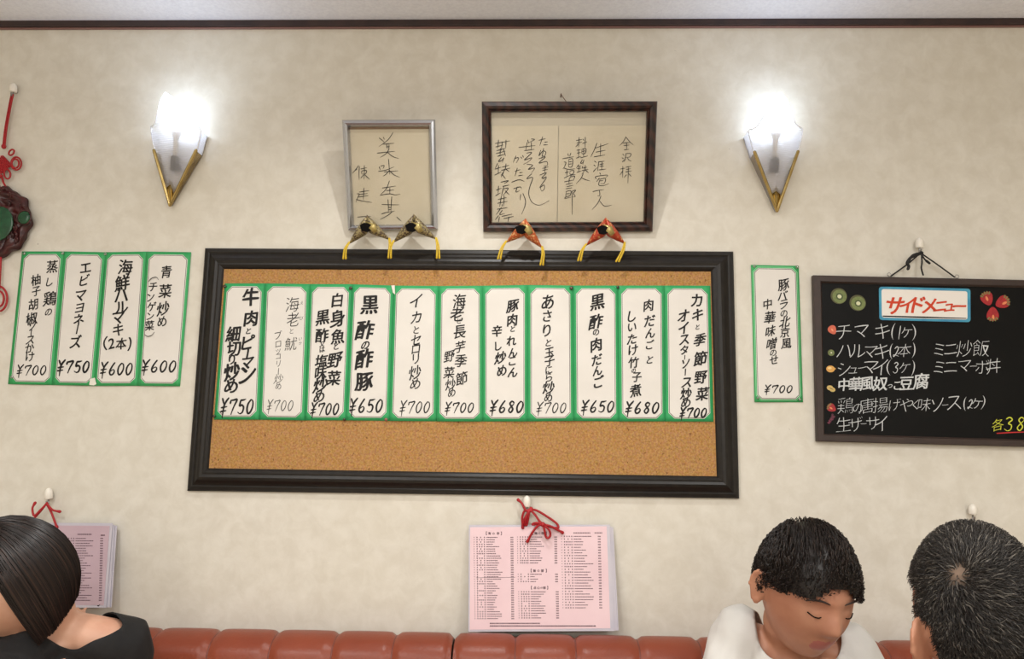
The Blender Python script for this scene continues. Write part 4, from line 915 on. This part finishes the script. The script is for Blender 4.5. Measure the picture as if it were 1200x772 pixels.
# medallion: pierced carved disc
MC = (-3, 261); R0 = 40.5; pix = (W(1, 261, -.02)-W(0, 261, -.02)).length
mb = MB(); nr, na = 22, 120; ctr = W(*MC, -.012)
rr = random.Random(2); fr = [(rr.uniform(3, 13), rr.uniform(0, 6.28), rr.uniform(20, 90)) for _ in range(7)]
for i in range(nr+1):
    for j in range(na):
        a = 2*PI*j/na; q = i/nr
        edge = 1+.035*math.cos(9*a)+.02*math.cos(17*a+1)
        r = q*R0*pix*edge
        h = .010 if q < .46 else .012+.0045*sum(math.sin(k*a+p+f*q*.5) for k, p, f in fr)/2.6
        if .44 < q < .52: h = .017
        if q > .93: h *= .75
        if i == nr: h = 0
        mb.v.append((ctr.x+r*math.cos(a), ctr.y-h, ctr.z+r*math.sin(a)*1.06))
for i in range(nr):
    for j in range(na): mb.f.append((i*na+j, i*na+(j+1) % na, (i+1)*na+(j+1) % na, (i+1)*na+j)); mb.mi.append(0)
mb.f.append(tuple(nr*na+j for j in range(na))); mb.mi.append(0)
for k in range(46):
    a = rr.uniform(0, 6.28); q = rr.uniform(.6, .95); r = q*R0*pix
    p0 = ctr+V((r*math.cos(a), -.013, r*math.sin(a)*1.06)); b_ = a+rr.uniform(.6, 2.6)
    u = V((math.cos(b_), 0, math.sin(b_))); w_ = V((-u.z, 0, u.x))
    tube(mb, crom([p0-u*.008, p0-w_*.003+V((0, -.003, 0)), p0+u*.006+w_*.002+V((0, -.002, 0)), p0+u*.011], 4), [.0012+.0016*math.sin(PI*i/12) for i in range(13)], 6)
md = mb.build('medallion', MWOODC, kn, smooth=True)
mb = MB(); ellip(mb, W(MC[0], 262, -.031), (18.5*pix, .005, 20.5*pix), nu=28); mb.build('jade_inlay', MJADE, md, smooth=True)
for x in (28, -33):
    mb = MB(); ellip(mb, W(x, 255, -.033), (7.2*pix, .005, 7.6*pix)); mb.build('jade_inlay', MJADE, md, smooth=True)
    mb = MB(); cc = W(x, 255, -.033); tube(mb, [cc+V((8*pix*math.cos(w), 0, 8.4*pix*math.sin(w))) for w in [2*PI*k/24 for k in range(24)]], .0017, 6, closed=True); mb.build('inlay_rim', MWOODC, md, smooth=True)

# ------------------------------------------------------------------ people
def sm(x): return max(0, min(1, x))**2*(3-2*max(0, min(1, x)))
def head_verts(k=1.0, jaw=.30, nlat=56, nlon=72):
    mb = MB(); ga = lambda x, s: math.exp(-(x/s)**2); vs = []
    for i in range(nlat+1):
        ph = -PI/2+PI*i/nlat
        for j in range(nlon):
            la = 2*PI*j/nlon; cp = max(0, math.cos(ph))
            if ph < 0: cp = cp**.78
            x = .075*cp*math.sin(la); y = -.095*cp*math.cos(la); z = .117*math.sin(ph)
            fr = max(0, math.cos(la))
            if z < 0:
                t = -z/.117; x *= 1-jaw*t**1.6
                if y > 0: y *= 1-.38*t
                else: y *= 1-.14*t*t
            if y > 0: y *= 1.05
            if fr > 0:
                ax = abs(x); d = 0
                ns = sm((.018-z)/.05) if z > -.032 else sm((z+.046)/.014)
                d -= .021*ga(x, .0105+.004*sm(-z/.03))*ns
                d += .008*ga(ax-.031, .017)*ga(z-.004, .012)
                d -= .0065*ga(ax-.031, .0125)*ga(z+.000, .0075)
                d -= .0035*ga(z-.022, .009)*ga(x, .05)
                d -= .005*ga(x, .022)*(ga(z+.060, .0045)+ga(z+.071, .0055)); d += .003*ga(x, .02)*ga(z+.0655, .0022)
                d -= .007*ga(x, .02)*ga(z+.098, .014); d -= .003*ga(ax-.042, .016)*ga(z+.03, .018)
                y += d*fr
            vs.append(V((x, y, z))*k)
    fs = [(i*nlon+j, i*nlon+(j+1) % nlon, (i+1)*nlon+(j+1) % nlon, (i+1)*nlon+j) for i in range(nlat) for j in range(nlon)]
    mb.add(vs, fs)
    return mb
def ear(mb, k, s, T, flare=.45, big=1.0, dz=0.0):
    c = V((s*.076-s*.12*abs(dz), .012, -.008+dz))*k; R = M.Rotation(s*(-flare), 3, 'Z')
    n = 18; P_ = []
    for i in range(n):
        w = 2*PI*i/n; z = big*.031*math.sin(w)*(1 if math.sin(w) > 0 else .95); y = big*.017*math.cos(w)*(1.0 if math.sin(w) > -.2 else .7)
        P_.append(T@(c+R@(V((s*.006, y+.010, z))*k)))
    tube(mb, P_, .0042*k, 7, closed=True)
    ellip(mb, T@(c+R@V((s*.003, .008, 0))*k), (.0035*k, .016*k*big, .029*k*big), (T.to_3x3()@R).normalized(), 12, 8)
def rigid(T, mb): mb.v = [tuple(T@V(p)) for p in mb.v]; return mb
def loft(mb, secs, n=28):                       # secs: (center, side dir, front dir, half width, half depth)
    vs = []
    for (c, sx, fy, a, b) in secs:
        for k in range(n):
            w = 2*PI*k/n; cw, sw = math.cos(w), math.sin(w)
            vs.append(V(c)+sx*(a*math.copysign(abs(cw)**.85, cw))+fy*(b*math.copysign(abs(sw)**.9, sw)))
    N = len(secs); fs = [(i*n+k, i*n+(k+1) % n, (i+1)*n+(k+1) % n, (i+1)*n+k) for i in range(N-1) for k in range(n)]
    fs += [tuple(range(n-1, -1, -1)), tuple((N-1)*n+k for k in range(n))]
    mb.add(vs, fs)
def limb(mb, pts, rad, n=14): tube(mb, pts, rad, n)
def hand(mb, wrist, d, up, side, k=1.0):        # palm + five curled fingers; d forward, up back-of-hand normal, side thumb side
    d = d.normalized(); up = (up-d*up.dot(d)).normalized(); sd = d.cross(up)*side
    R = M((sd, d, up)).transposed()
    ellip(mb, wrist+d*.045*k, (.040*k, .052*k, .014*k), R, 14, 10)
    for f, (o, ln) in enumerate(((.030, .068), (.011, .078), (-.009, .072), (-.028, .056))):
        b = wrist+d*.082*k+sd*o*k; l = ln*k
        limb(mb, [b-d*.02*k, b+d*l*.35+up*.003, b+d*l*.72-up*.008*k, b+d*l*.95-up*.024*k], [.0098*k, .0092*k, .0085*k, .0072*k], 8)
    b = wrist+d*.03*k+sd*.032*k
    limb(mb, [b-sd*.01*k, b+sd*.018*k+d*.018*k, b+sd*.026*k+d*.046*k-up*.008*k], [.013*k, .011*k, .0085*k], 8)
def remesh(mb, name, mats, parent, vox, smooth_it=4, classify=None, cut=None, solid=0, disp=None):
    me = bpy.data.meshes.new('tmp'); me.from_pydata(mb.v, [], mb.f); o = bpy.data.objects.new('tmp', me); COL.objects.link(o)
    r = o.modifiers.new('r', 'REMESH'); r.mode = 'VOXEL'; r.voxel_size = vox
    s = o.modifiers.new('s', 'SMOOTH'); s.iterations = smooth_it; s.factor = .5
    bpy.context.view_layer.update()
    m2 = bpy.data.meshes.new_from_object(o.evaluated_get(bpy.context.evaluated_depsgraph_get()))
    bpy.data.objects.remove(o); bpy.data.meshes.remove(me)
    out = MB(); vs = [v.co.copy() for v in m2.vertices]
    if disp:
        nn = [v.normal.copy() for v in m2.vertices]; vs = [p+n*disp(p) for p, n in zip(vs, nn)]
    keep = [True]*len(vs)
    if cut: keep = [not cut(p) for p in vs]
    fs = [tuple(p.vertices) for p in m2.polygons if all(keep[i] for i in p.vertices)]
    used = sorted({i for f in fs for i in f}); ix = {a: b for b, a in enumerate(used)}
    out.v = [tuple(vs[i]) for i in used]; out.f = [tuple(ix[i] for i in f) for f in fs]
    if cut:
        ec = {}
        for f in out.f:
            for a, b in zip(f, f[1:]+f[:1]): ec[(min(a, b), max(a, b))] = ec.get((min(a, b), max(a, b)), 0)+1
        nb = {}
        for (a, b), c in ec.items():
            if c == 1: nb.setdefault(a, []).append(b); nb.setdefault(b, []).append(a)
        for _ in range(14):
            new = {a: (V(out.v[a])*.4+sum((V(out.v[b]) for b in bs), V())*(.6/len(bs))) for a, bs in nb.items()}
            for a, p in new.items(): out.v[a] = tuple(p)
    out.mi = [0]*len(fs)
    if classify: out.mi = [classify(sum((V(out.v[i]) for i in f), V())/len(f)) for f in out.f]
    bpy.data.meshes.remove(m2)
    ob = out.build(name, mats, parent, smooth=True)
    if solid:
        s = ob.modifiers.new('solidify', 'SOLIDIFY'); s.thickness = solid; s.offset = -1
    return ob
def strands(name, m, parent, roots_paths, r0, r1, sides=3):
    V_ = []; F_ = []; At = []
    for P_, rnd in roots_paths:
        N = len(P_); b = len(V_); t = (P_[-1]-P_[0]).normalized(); a = t.orthogonal().normalized(); c = t.cross(a)
        for i, p in enumerate(P_):
            r = r0+(r1-r0)*(i/(N-1))**1.5
            for k in range(sides): V_.append(tuple(p+(a*math.cos(2*PI*k/sides)+c*math.sin(2*PI*k/sides))*r)); At.append(rnd)
        for i in range(N-1):
            for k in range(sides): F_.append((b+i*sides+k, b+i*sides+(k+1) % sides, b+(i+1)*sides+(k+1) % sides, b+(i+1)*sides+k))
    mb = MB(); mb.v = V_; mb.f = F_; mb.mi = [0]*len(F_)
    o = mb.build(name, m, parent, smooth=True)
    at = o.data.attributes.new('strand', 'FLOAT', 'POINT'); at.data.foreach_set('value', At)
    return o
def skull(d, k=1.0, off=0.0):                   # point on the hairy skull along local direction d
    d = d.normalized(); a, b, c = .075*k+off, (.0998 if d.y > 0 else .095)*k+off, .117*k+off
    s = 1/math.sqrt((d.x/a)**2+(d.y/b)**2+(d.z/c)**2); p = d*s
    if p.z < 0:
        t = -p.z/.117; p.x *= 1-.30*t**1.6
        if p.y > 0: p.y *= 1-.38*t
    return p
def cap(mb, T, k, off, keep, n=(40, 60)):
    nlat, nlon = n; idx = {}; vs = []; fs = []
    for i in range(nlat+1):
        for j in range(nlon):
            ph = -PI/2+PI*i/nlat; la = 2*PI*j/nlon
            d = V((math.cos(ph)*math.sin(la), -math.cos(ph)*math.cos(la), math.sin(ph))); vs.append((d, T@skull(d, k, off)))
    for i in range(nlat):
        for j in range(nlon):
            q = (i*nlon+j, i*nlon+(j+1) % nlon, (i+1)*nlon+(j+1) % nlon, (i+1)*nlon+j)
            if all(keep(vs[a][0]) for a in q): fs.append(q)
    mb.add([p for _, p in vs], fs)
def person(label, Hc, hyaw, hpitch, hroll, neck, sh, chest_y, pelvis, face_dir, k, skin, hands_at, feet=True, chair=False, elbow_out=.05, ears=(.45, 1.0), leg_dir=None, tuck=0.0):
    """continuous body surface; returns (empty, head matrix, garment builder pieces)"""
    t = thing('person', label, 'person', (pelvis.x, pelvis.y, 0))
    R = (M.Rotation(hyaw, 3, 'Z')@M.Rotation(hpitch, 3, 'X')@M.Rotation(hroll, 3, 'Y'))
    T = M.Translation(Hc)@R.to_4x4()
    body = rigid(T, head_verts(k))
    for s in (-1, 1): ear(body, k, s, T, *ears)
    nk_top = T@(V((0, .028, -.075))*k)
    limb(body, [neck-V((0, 0, .03)), neck.lerp(nk_top, .5)+V((0, 0, .0)), nk_top], [.058*k, .051*k, .050*k], 18)
    fd = face_dir.normalized(); sl, sr = sh                      # shoulders: sl = +side, sr = -side
    side = (sl-sr).normalized(); mid = (sl+sr)/2; hw = (sl-sr).length/2
    tor = lambda e: [(pelvis-V((0, 0, .07)), side, fd, .15*k+e, .105*k+e), (pelvis+V((0, 0, .04)), side, fd, .165*k+e, .115*k+e), (pelvis.lerp(mid, .38), side, fd, .135*k+e, .10*k+e),
        (pelvis.lerp(mid, .68)+fd*.01, side, fd, hw*.84+e, .112*k+e), (pelvis.lerp(mid, .88)+fd*.008, side, fd, hw*.88+e, .10*k+e), (mid.lerp(neck, .08), side, fd, hw*.78+e, .075*k+e), (mid.lerp(neck, .72), side, fd, hw*.36+e, .058*k+e), (neck+V((0, 0, .005)), side, fd, .05*k+e, .05*k+e)]
    loft(body, [(a, b, c, d-(.014 if i < 5 else 0), e-(.014 if i < 5 else 0)) for i, (a, b, c, d, e) in enumerate(tor(0))])
    def trap(m, e):
        for S, sg in ((sl, 1), (sr, -1)): limb(m, [neck-V((0, 0, .03)), (neck-V((0, 0, .028))).lerp(S-V((0, 0, .012)), .5), S-V((0, 0, .012))-side*sg*.012], [.050*k+e, .047*k+e, .049*k+e], 18)
    trap(body, 0)
    arms = []
    for q, (S, hp, sg) in enumerate(((sl, hands_at[0], 1), (sr, hands_at[1], -1))):
        el = S+side*sg*elbow_out-V((0, 0, .27*k))+fd*.06
        dirn = (hp-el).normalized(); wr_ = el+dirn*min((hp-el).length, .25*k)
        limb(body, [S-side*sg*.015-V((0, 0, .012)), S.lerp(el, .45), el, el.lerp(wr_, .4), wr_], [.050*k, .045*k, .038*k, .037*k, .026*k])
        hand(body, wr_, (fd*.8+dirn+V((0, 0, -.2))), V((0, 0, 1)), -sg if sg > 0 else -sg, k*.92)
        arms.append((S, el, wr_, sg))
    legs = []; ld = (leg_dir or fd).normalized(); ls = ld.cross(V((0, 0, 1)))*-1
    for sg in (1, -1):
        hip = pelvis+side*sg*.085*k; kn_ = V((hip.x, hip.y, 0))+ld*.43*k+ls*sg*.03*(1 if ls.dot(side) > 0 else -1); kn_.z = pelvis.z
        an = V((kn_.x, kn_.y, .085))-ld*(.01+tuck)
        limb(body, [hip, hip.lerp(kn_, .5), kn_, kn_.lerp(an, .35), an], [.085*k, .076*k, .056*k, .054*k, .036*k])
        limb(body, [an-V((0, 0, .035)), an+ld*.07-V((0, 0, .052)), an+ld*.15-V((0, 0, .062))], [.034*k, .030*k, .022*k])
        legs.append((hip, kn_, an))
    bo_ = remesh(body, 'body', [skin, MLIP], t, .0042, 3,
        classify=lambda c: 1 if ((lambda q: abs(q.x) < .022*k and -.125*k < q.y < -.07*k and -.077*k < q.z < -.055*k)(T.inverted()@c)) else 0)
    # trousers and shoes
    tr = MB(); loft(tr, [(a, b, c, d+.004-.012*i, e+.004-.012*i) for i, (a, b, c, d, e) in enumerate(tor(0)[:3])])
    for hip, kn_, an in legs: limb(tr, [hip, hip.lerp(kn_, .5), kn_, kn_.lerp(an, .35), an+V((0, 0, .03))], [.097*k, .09*k, .07*k, .068*k, .058*k])
    remesh(tr, 'trousers', MPANTS, t, .009, 3)
    for hip, kn_, an in legs:
        s_ = MB(); tube(s_, [an+V((0, 0, -.03)), an+ld*.07-V((0, 0, .042)), an+ld*.155-V((0, 0, .05))], [.045*k, .041*k, .034*k], 14)
        s_.v = [(x, y, max(z, .002)) for x, y, z in s_.v]; s_.build('shoe', MSHOE, t, smooth=True)
    # brows and lash lines
    for s in (-1, 1):
        e = MB(); P_ = [T@(V((s*x, y, z))*k) for x, y, z in ((.014, -.0935, .019), (.028, -.0925, .024), (.042, -.083, .022), (.050, -.076, .017))]
        tube(e, crom(P_, 4), [.0008+.0012*math.sin(PI*i/12) for i in range(13)], 6); e.build('eyebrow', MBROW, t, smooth=True)
        e = MB(); P_ = [T@(V((s*x, y, z))*k) for x, y, z in ((.019, -.0865, -.005), (.027, -.0895, -.0075), (.036, -.087, -.007), (.044, -.079, -.003))]
        tube(e, crom(P_, 4), .0011, 6); e.build('eyelashes', MDARKF, t, smooth=True)
    return t, T, tor, arms, side, fd, mid, trap
def wav(a=.003, f=30): return lambda p: a*(math.sin(p.x*f+p.z*f*1.7)*math.sin(p.y*f*1.3-p.z*f*.6)+.5*math.sin(p.x*f*2.3-p.z*f*1.1))

# --- man in white T-shirt on the bench
Hc = W(944, 690, -.46); neck = W(930, 754, -.37); sl = W(1001, 768, -.37); sr = W(858, 745, -.345)
pel = V(((sl.x+sr.x)/2-.01, -.365, .548))
fd = V((.12, -1, 0)).normalized()
t, T, tor, arms, side, fd, mid, trap = person('man in white T-shirt sitting on the bench, head bowed, dark hair', Hc, .22, .30, .06, neck, (sl, sr), 0, pel, fd, 1.0, MSKIN2, (V((pel.x+.10, -.58, .69)), V((pel.x-.12, -.58, .69))), tuck=.05)
sh_ = MB(); loft(sh_, tor(.011)); trap(sh_, .010)
for S, el, wr_, sg in arms: limb(sh_, [S-side*sg*.02, S.lerp(el, .35), S.lerp(el, .78)], [.064, .066, .070])
def cutm(p):
    q = p-neck
    if (q-V((0, -.015, .022))).length < .078 and q.z > -.075: return True
    if math.hypot(q.x-.0, q.y+.02) < .062 and q.z > -.045-.25*max(0, -q.y-.03): return True
    return False
remesh(sh_, 't_shirt', MWTEE, t, .006, 4, cut=cutm, solid=.002, disp=wav(.0035, 34))
def scalp_m(d): # where short hair grows
    if d.z < -.42: return False
    if d.y < 0: return d.z > .30+.12*math.cos(d.x*6) - .9*max(0, abs(d.x)-.62)
    return d.z > -.55*(1 if d.y > .25 else 0)-.15
mb = MB(); cap(mb, T, 1.0, .006, scalp_m); mb.build('hair_cap', MHAIRM, t, smooth=True)
paths = []
rn = random.Random(11)
while len(paths) < 3600:
    d = V((rn.gauss(0, 1), rn.gauss(0, 1), rn.gauss(0, 1))).normalized()
    if not scalp_m(d): continue
    crown = V((.1, .55, .8)).normalized(); tg = (d-crown*d.dot(crown)); tg = tg.normalized() if tg.length > .05 else V((0, -1, 0))
    ln = rn.uniform(.6, 1.05)*.38; P_ = []
    for i in range(5):
        q = i/4; dd = (d+tg*ln*q+V((0, 0, -.10*q*q)))
        P_.append(T@skull(dd, 1.0, .005+.010*math.sin(PI*min(1, q*.8+.1))*rn.uniform(.7, 1.2)))
    paths.append((P_, rn.random()))
strands('hair', MHAIRM, t, paths, .0011, .0003)

# --- woman in black on the bench, turned to the left
Hc = W(12, 679, -.47); neck = W(60, 724, -.40); sl = W(136, 742, -.36); sr = W(-34, 812, -.56)
pel = V(((sl.x+sr.x)/2+.01, -.41, .548))
fdw = V((-.62, -.78, 0)).normalized()
t, T, tor, arms, side, fd, mid, trap = person('woman in a black short-sleeved top with chin-length bob, bending to the left', Hc, -.95, .55, .05, neck, (sl, sr), 0, pel, fdw, .92, MSKIN, (V((pel.x-.02, -.70, .69)), V((pel.x-.22, -.66, .69))), ears=(.1, .8), elbow_out=.13, leg_dir=V((-.12, -1, 0)))
sh_ = MB(); loft(sh_, tor(.017)); trap(sh_, .008)
for S, el, wr_, sg in arms: limb(sh_, [S-side*sg*.03, S.lerp(el, .1), S.lerp(el, .26)], [.055, .062, .062])
def cutw(p):
    q = p-neck
    along = abs(q.dot(side))
    if along < .13 and q.z > -.05+.94*along: return True
    if q.dot(fd) < -.030 and along < .083 and q.z > -.035+.25*along: return True
    return False
remesh(sh_, 'black_top', MBTOP, t, .006, 4, cut=cutw, solid=.002, disp=wav(.0015, 24))
kW = .92
def scalp_w(d):
    if d.y < -.1: return d.z > .52-.25*max(0, abs(d.x)-.3)
    return d.z > -.35
mb = MB(); cap(mb, T, kW, .004, scalp_w); mb.build('hair_cap', MHAIRW, t, smooth=True)
paths = []; rn = random.Random(5)
Ti = T.to_3x3().inverted()
while len(paths) < 5200:
    a = rn.uniform(-PI, PI)                     # direction around the head, 0 = front
    ca, sa = math.cos(a), math.sin(a)
    front = max(0, ca)
    short = abs(a) < 1.38                       # side-swept top hair over the brow, open face below
    if abs(a) < .45: continue
    vol = rn.uniform(.007, .013)
    st = V((.012*math.copysign(1, sa)+.02*rn.uniform(-1, 1), -.55*rn.uniform(-.5, 1), 1))
    endz = -.118 if ca < .0 else -.118-.028*ca
    if ca < -.2: endz = -.118+.030*(-ca-.2)
    P_ = []; N = 12; e0 = rn.uniform(.72, 1.35); nz_ = rn.uniform(-.006, .006)
    for i in range(N):
        q = i/(N-1)
        if short or q < .55:
            el_ = e0+(.42-e0)*q if short else e0*(1-q/.55); d = V((math.cos(el_)*sa, -math.cos(el_)*ca, math.sin(el_)))
            p = skull(d, kW, vol+(.004 if short else .008*math.sin(q/.55*PI/2)))
        else:
            d = V((sa, -ca, 0)); b = skull(d, kW, vol+.008); u = (q-.55)/.45
            p = V((b.x, b.y, 0)); s_ = 1+.02*math.sin(u*PI)-(.14+.16*max(0, -ca))*u**2
            p.x *= s_; p.y *= s_; p.z = u*(endz+nz_)*kW
        P_.append(T@p)
    paths.append((P_, rn.random()))
strands('hair', MHAIRW, t, paths, .0015, .0007)

# --- man with greying hair seen from behind, on a stool in front
Hc = W(1149, 722, -.88); neck = Hc+V((.0, -.055, -.155)); sl = neck+V((-.185, .0, -.045)); sr = neck+V((.185, .0, -.045))
pel = V((neck.x, neck.y-.45, .551)); fdr = V((0, 1, 0))
t, T, tor, arms, side, fd, mid, trap = person('man with short greying hair seen from behind, at the right front', Hc, PI-.06, -.18, .10, neck, (sl, sr), 0, pel, fdr, 1.0, MSKIN2, (V((pel.x-.15, pel.y+.28, .68)), V((pel.x+.15, pel.y+.28, .68))), ears=(.85, 1.15, -.020), tuck=.20)
sh_ = MB(); loft(sh_, tor(.021)); trap(sh_, .011)
for S, el, wr_, sg in arms: limb(sh_, [S-side*sg*.02, S.lerp(el, .4), S.lerp(el, .8)], [.066, .064, .062])
remesh(sh_, 'shirt', MGTEE, t, .007, 4, cut=lambda p: (p-neck-V((0, .01, .03))).length < .082, solid=.002, disp=wav(.002, 28))
kG = 1.0
def scalp_g(d):
    if d.y < -.05: return d.z > .48
    if d.z < -.72: return False
    if abs(d.x) > .72 and d.z < .12: return d.y > .40
    return d.z > -.72 if d.y > .2 else d.z > .0
wh = (T.to_3x3().inverted()@(HIT(1116, 660, Hc+V((0, -.085, .05)), V((0, -1, .55)).normalized())-Hc)).normalized()
mb = MB(); cap(mb, T, kG, .0022, scalp_g, (80, 120)); hc = mb.build('scalp', hair_mat('scalp_tone', (46, 40, 36), (128, 106, 90), 1.0, .7), t, smooth=True)
at = hc.data.attributes.new('strand', 'FLOAT', 'POINT')
Tv = T.inverted()
at.data.foreach_set('value', [max(0, 1-(V((Tv@v.co)).normalized().angle(wh)/.22)**1.0) for v in hc.data.vertices])
paths = []; rn = random.Random(9)
while len(paths) < 17000:
    d = V((rn.gauss(0, 1), rn.gauss(0, 1), rn.gauss(0, 1))).normalized()
    if not scalp_g(d): continue
    ang = d.angle(wh)
    if rn.random() > sm(ang/.16)*.7+.34: continue
    rad = (d-wh*d.dot(wh)); rad = rad.normalized() if rad.length > .02 else V((1, 0, 0))
    tg = (rad+.55*wh.cross(rad)*math.exp(-ang*1.4)+V((rn.gauss(0, .3), rn.gauss(0, .3), rn.gauss(0, .3)))*(1+1.2*math.exp(-ang*8))).normalized()
    ln = rn.uniform(.10, .19); P_ = []
    lift = rn.uniform(.004, .0085)
    for i in range(4):
        q = i/3; P_.append(T@skull(d+tg*ln*q, kG, .001+lift*math.sin(q*PI*.62)))
    paths.append((P_, rn.random()))
strands('hair', MHAIRG, t, paths, .00065, .0002)
# stool
st = thing('stool', 'round dark stool under the grey-haired man', 'stool', (pel.x, pel.y, 0))
mb = MB(); lathe(mb, V((pel.x, pel.y, .385)), V((0, 0, 1)), [(0, .16), (.005, .175), (.035, .18), (.05, .17), (.055, .14)], 28); mb.build('seat', MLEATHER, st, smooth=True)
for k in range(4):
    a = PI/4+k*PI/2; mb = MB(); tube(mb, [(pel.x+.13*math.cos(a), pel.y+.13*math.sin(a), .39), (pel.x+.18*math.cos(a), pel.y+.18*math.sin(a), .012)], .012, 10); mb.build('leg', MBASE, st, smooth=True)
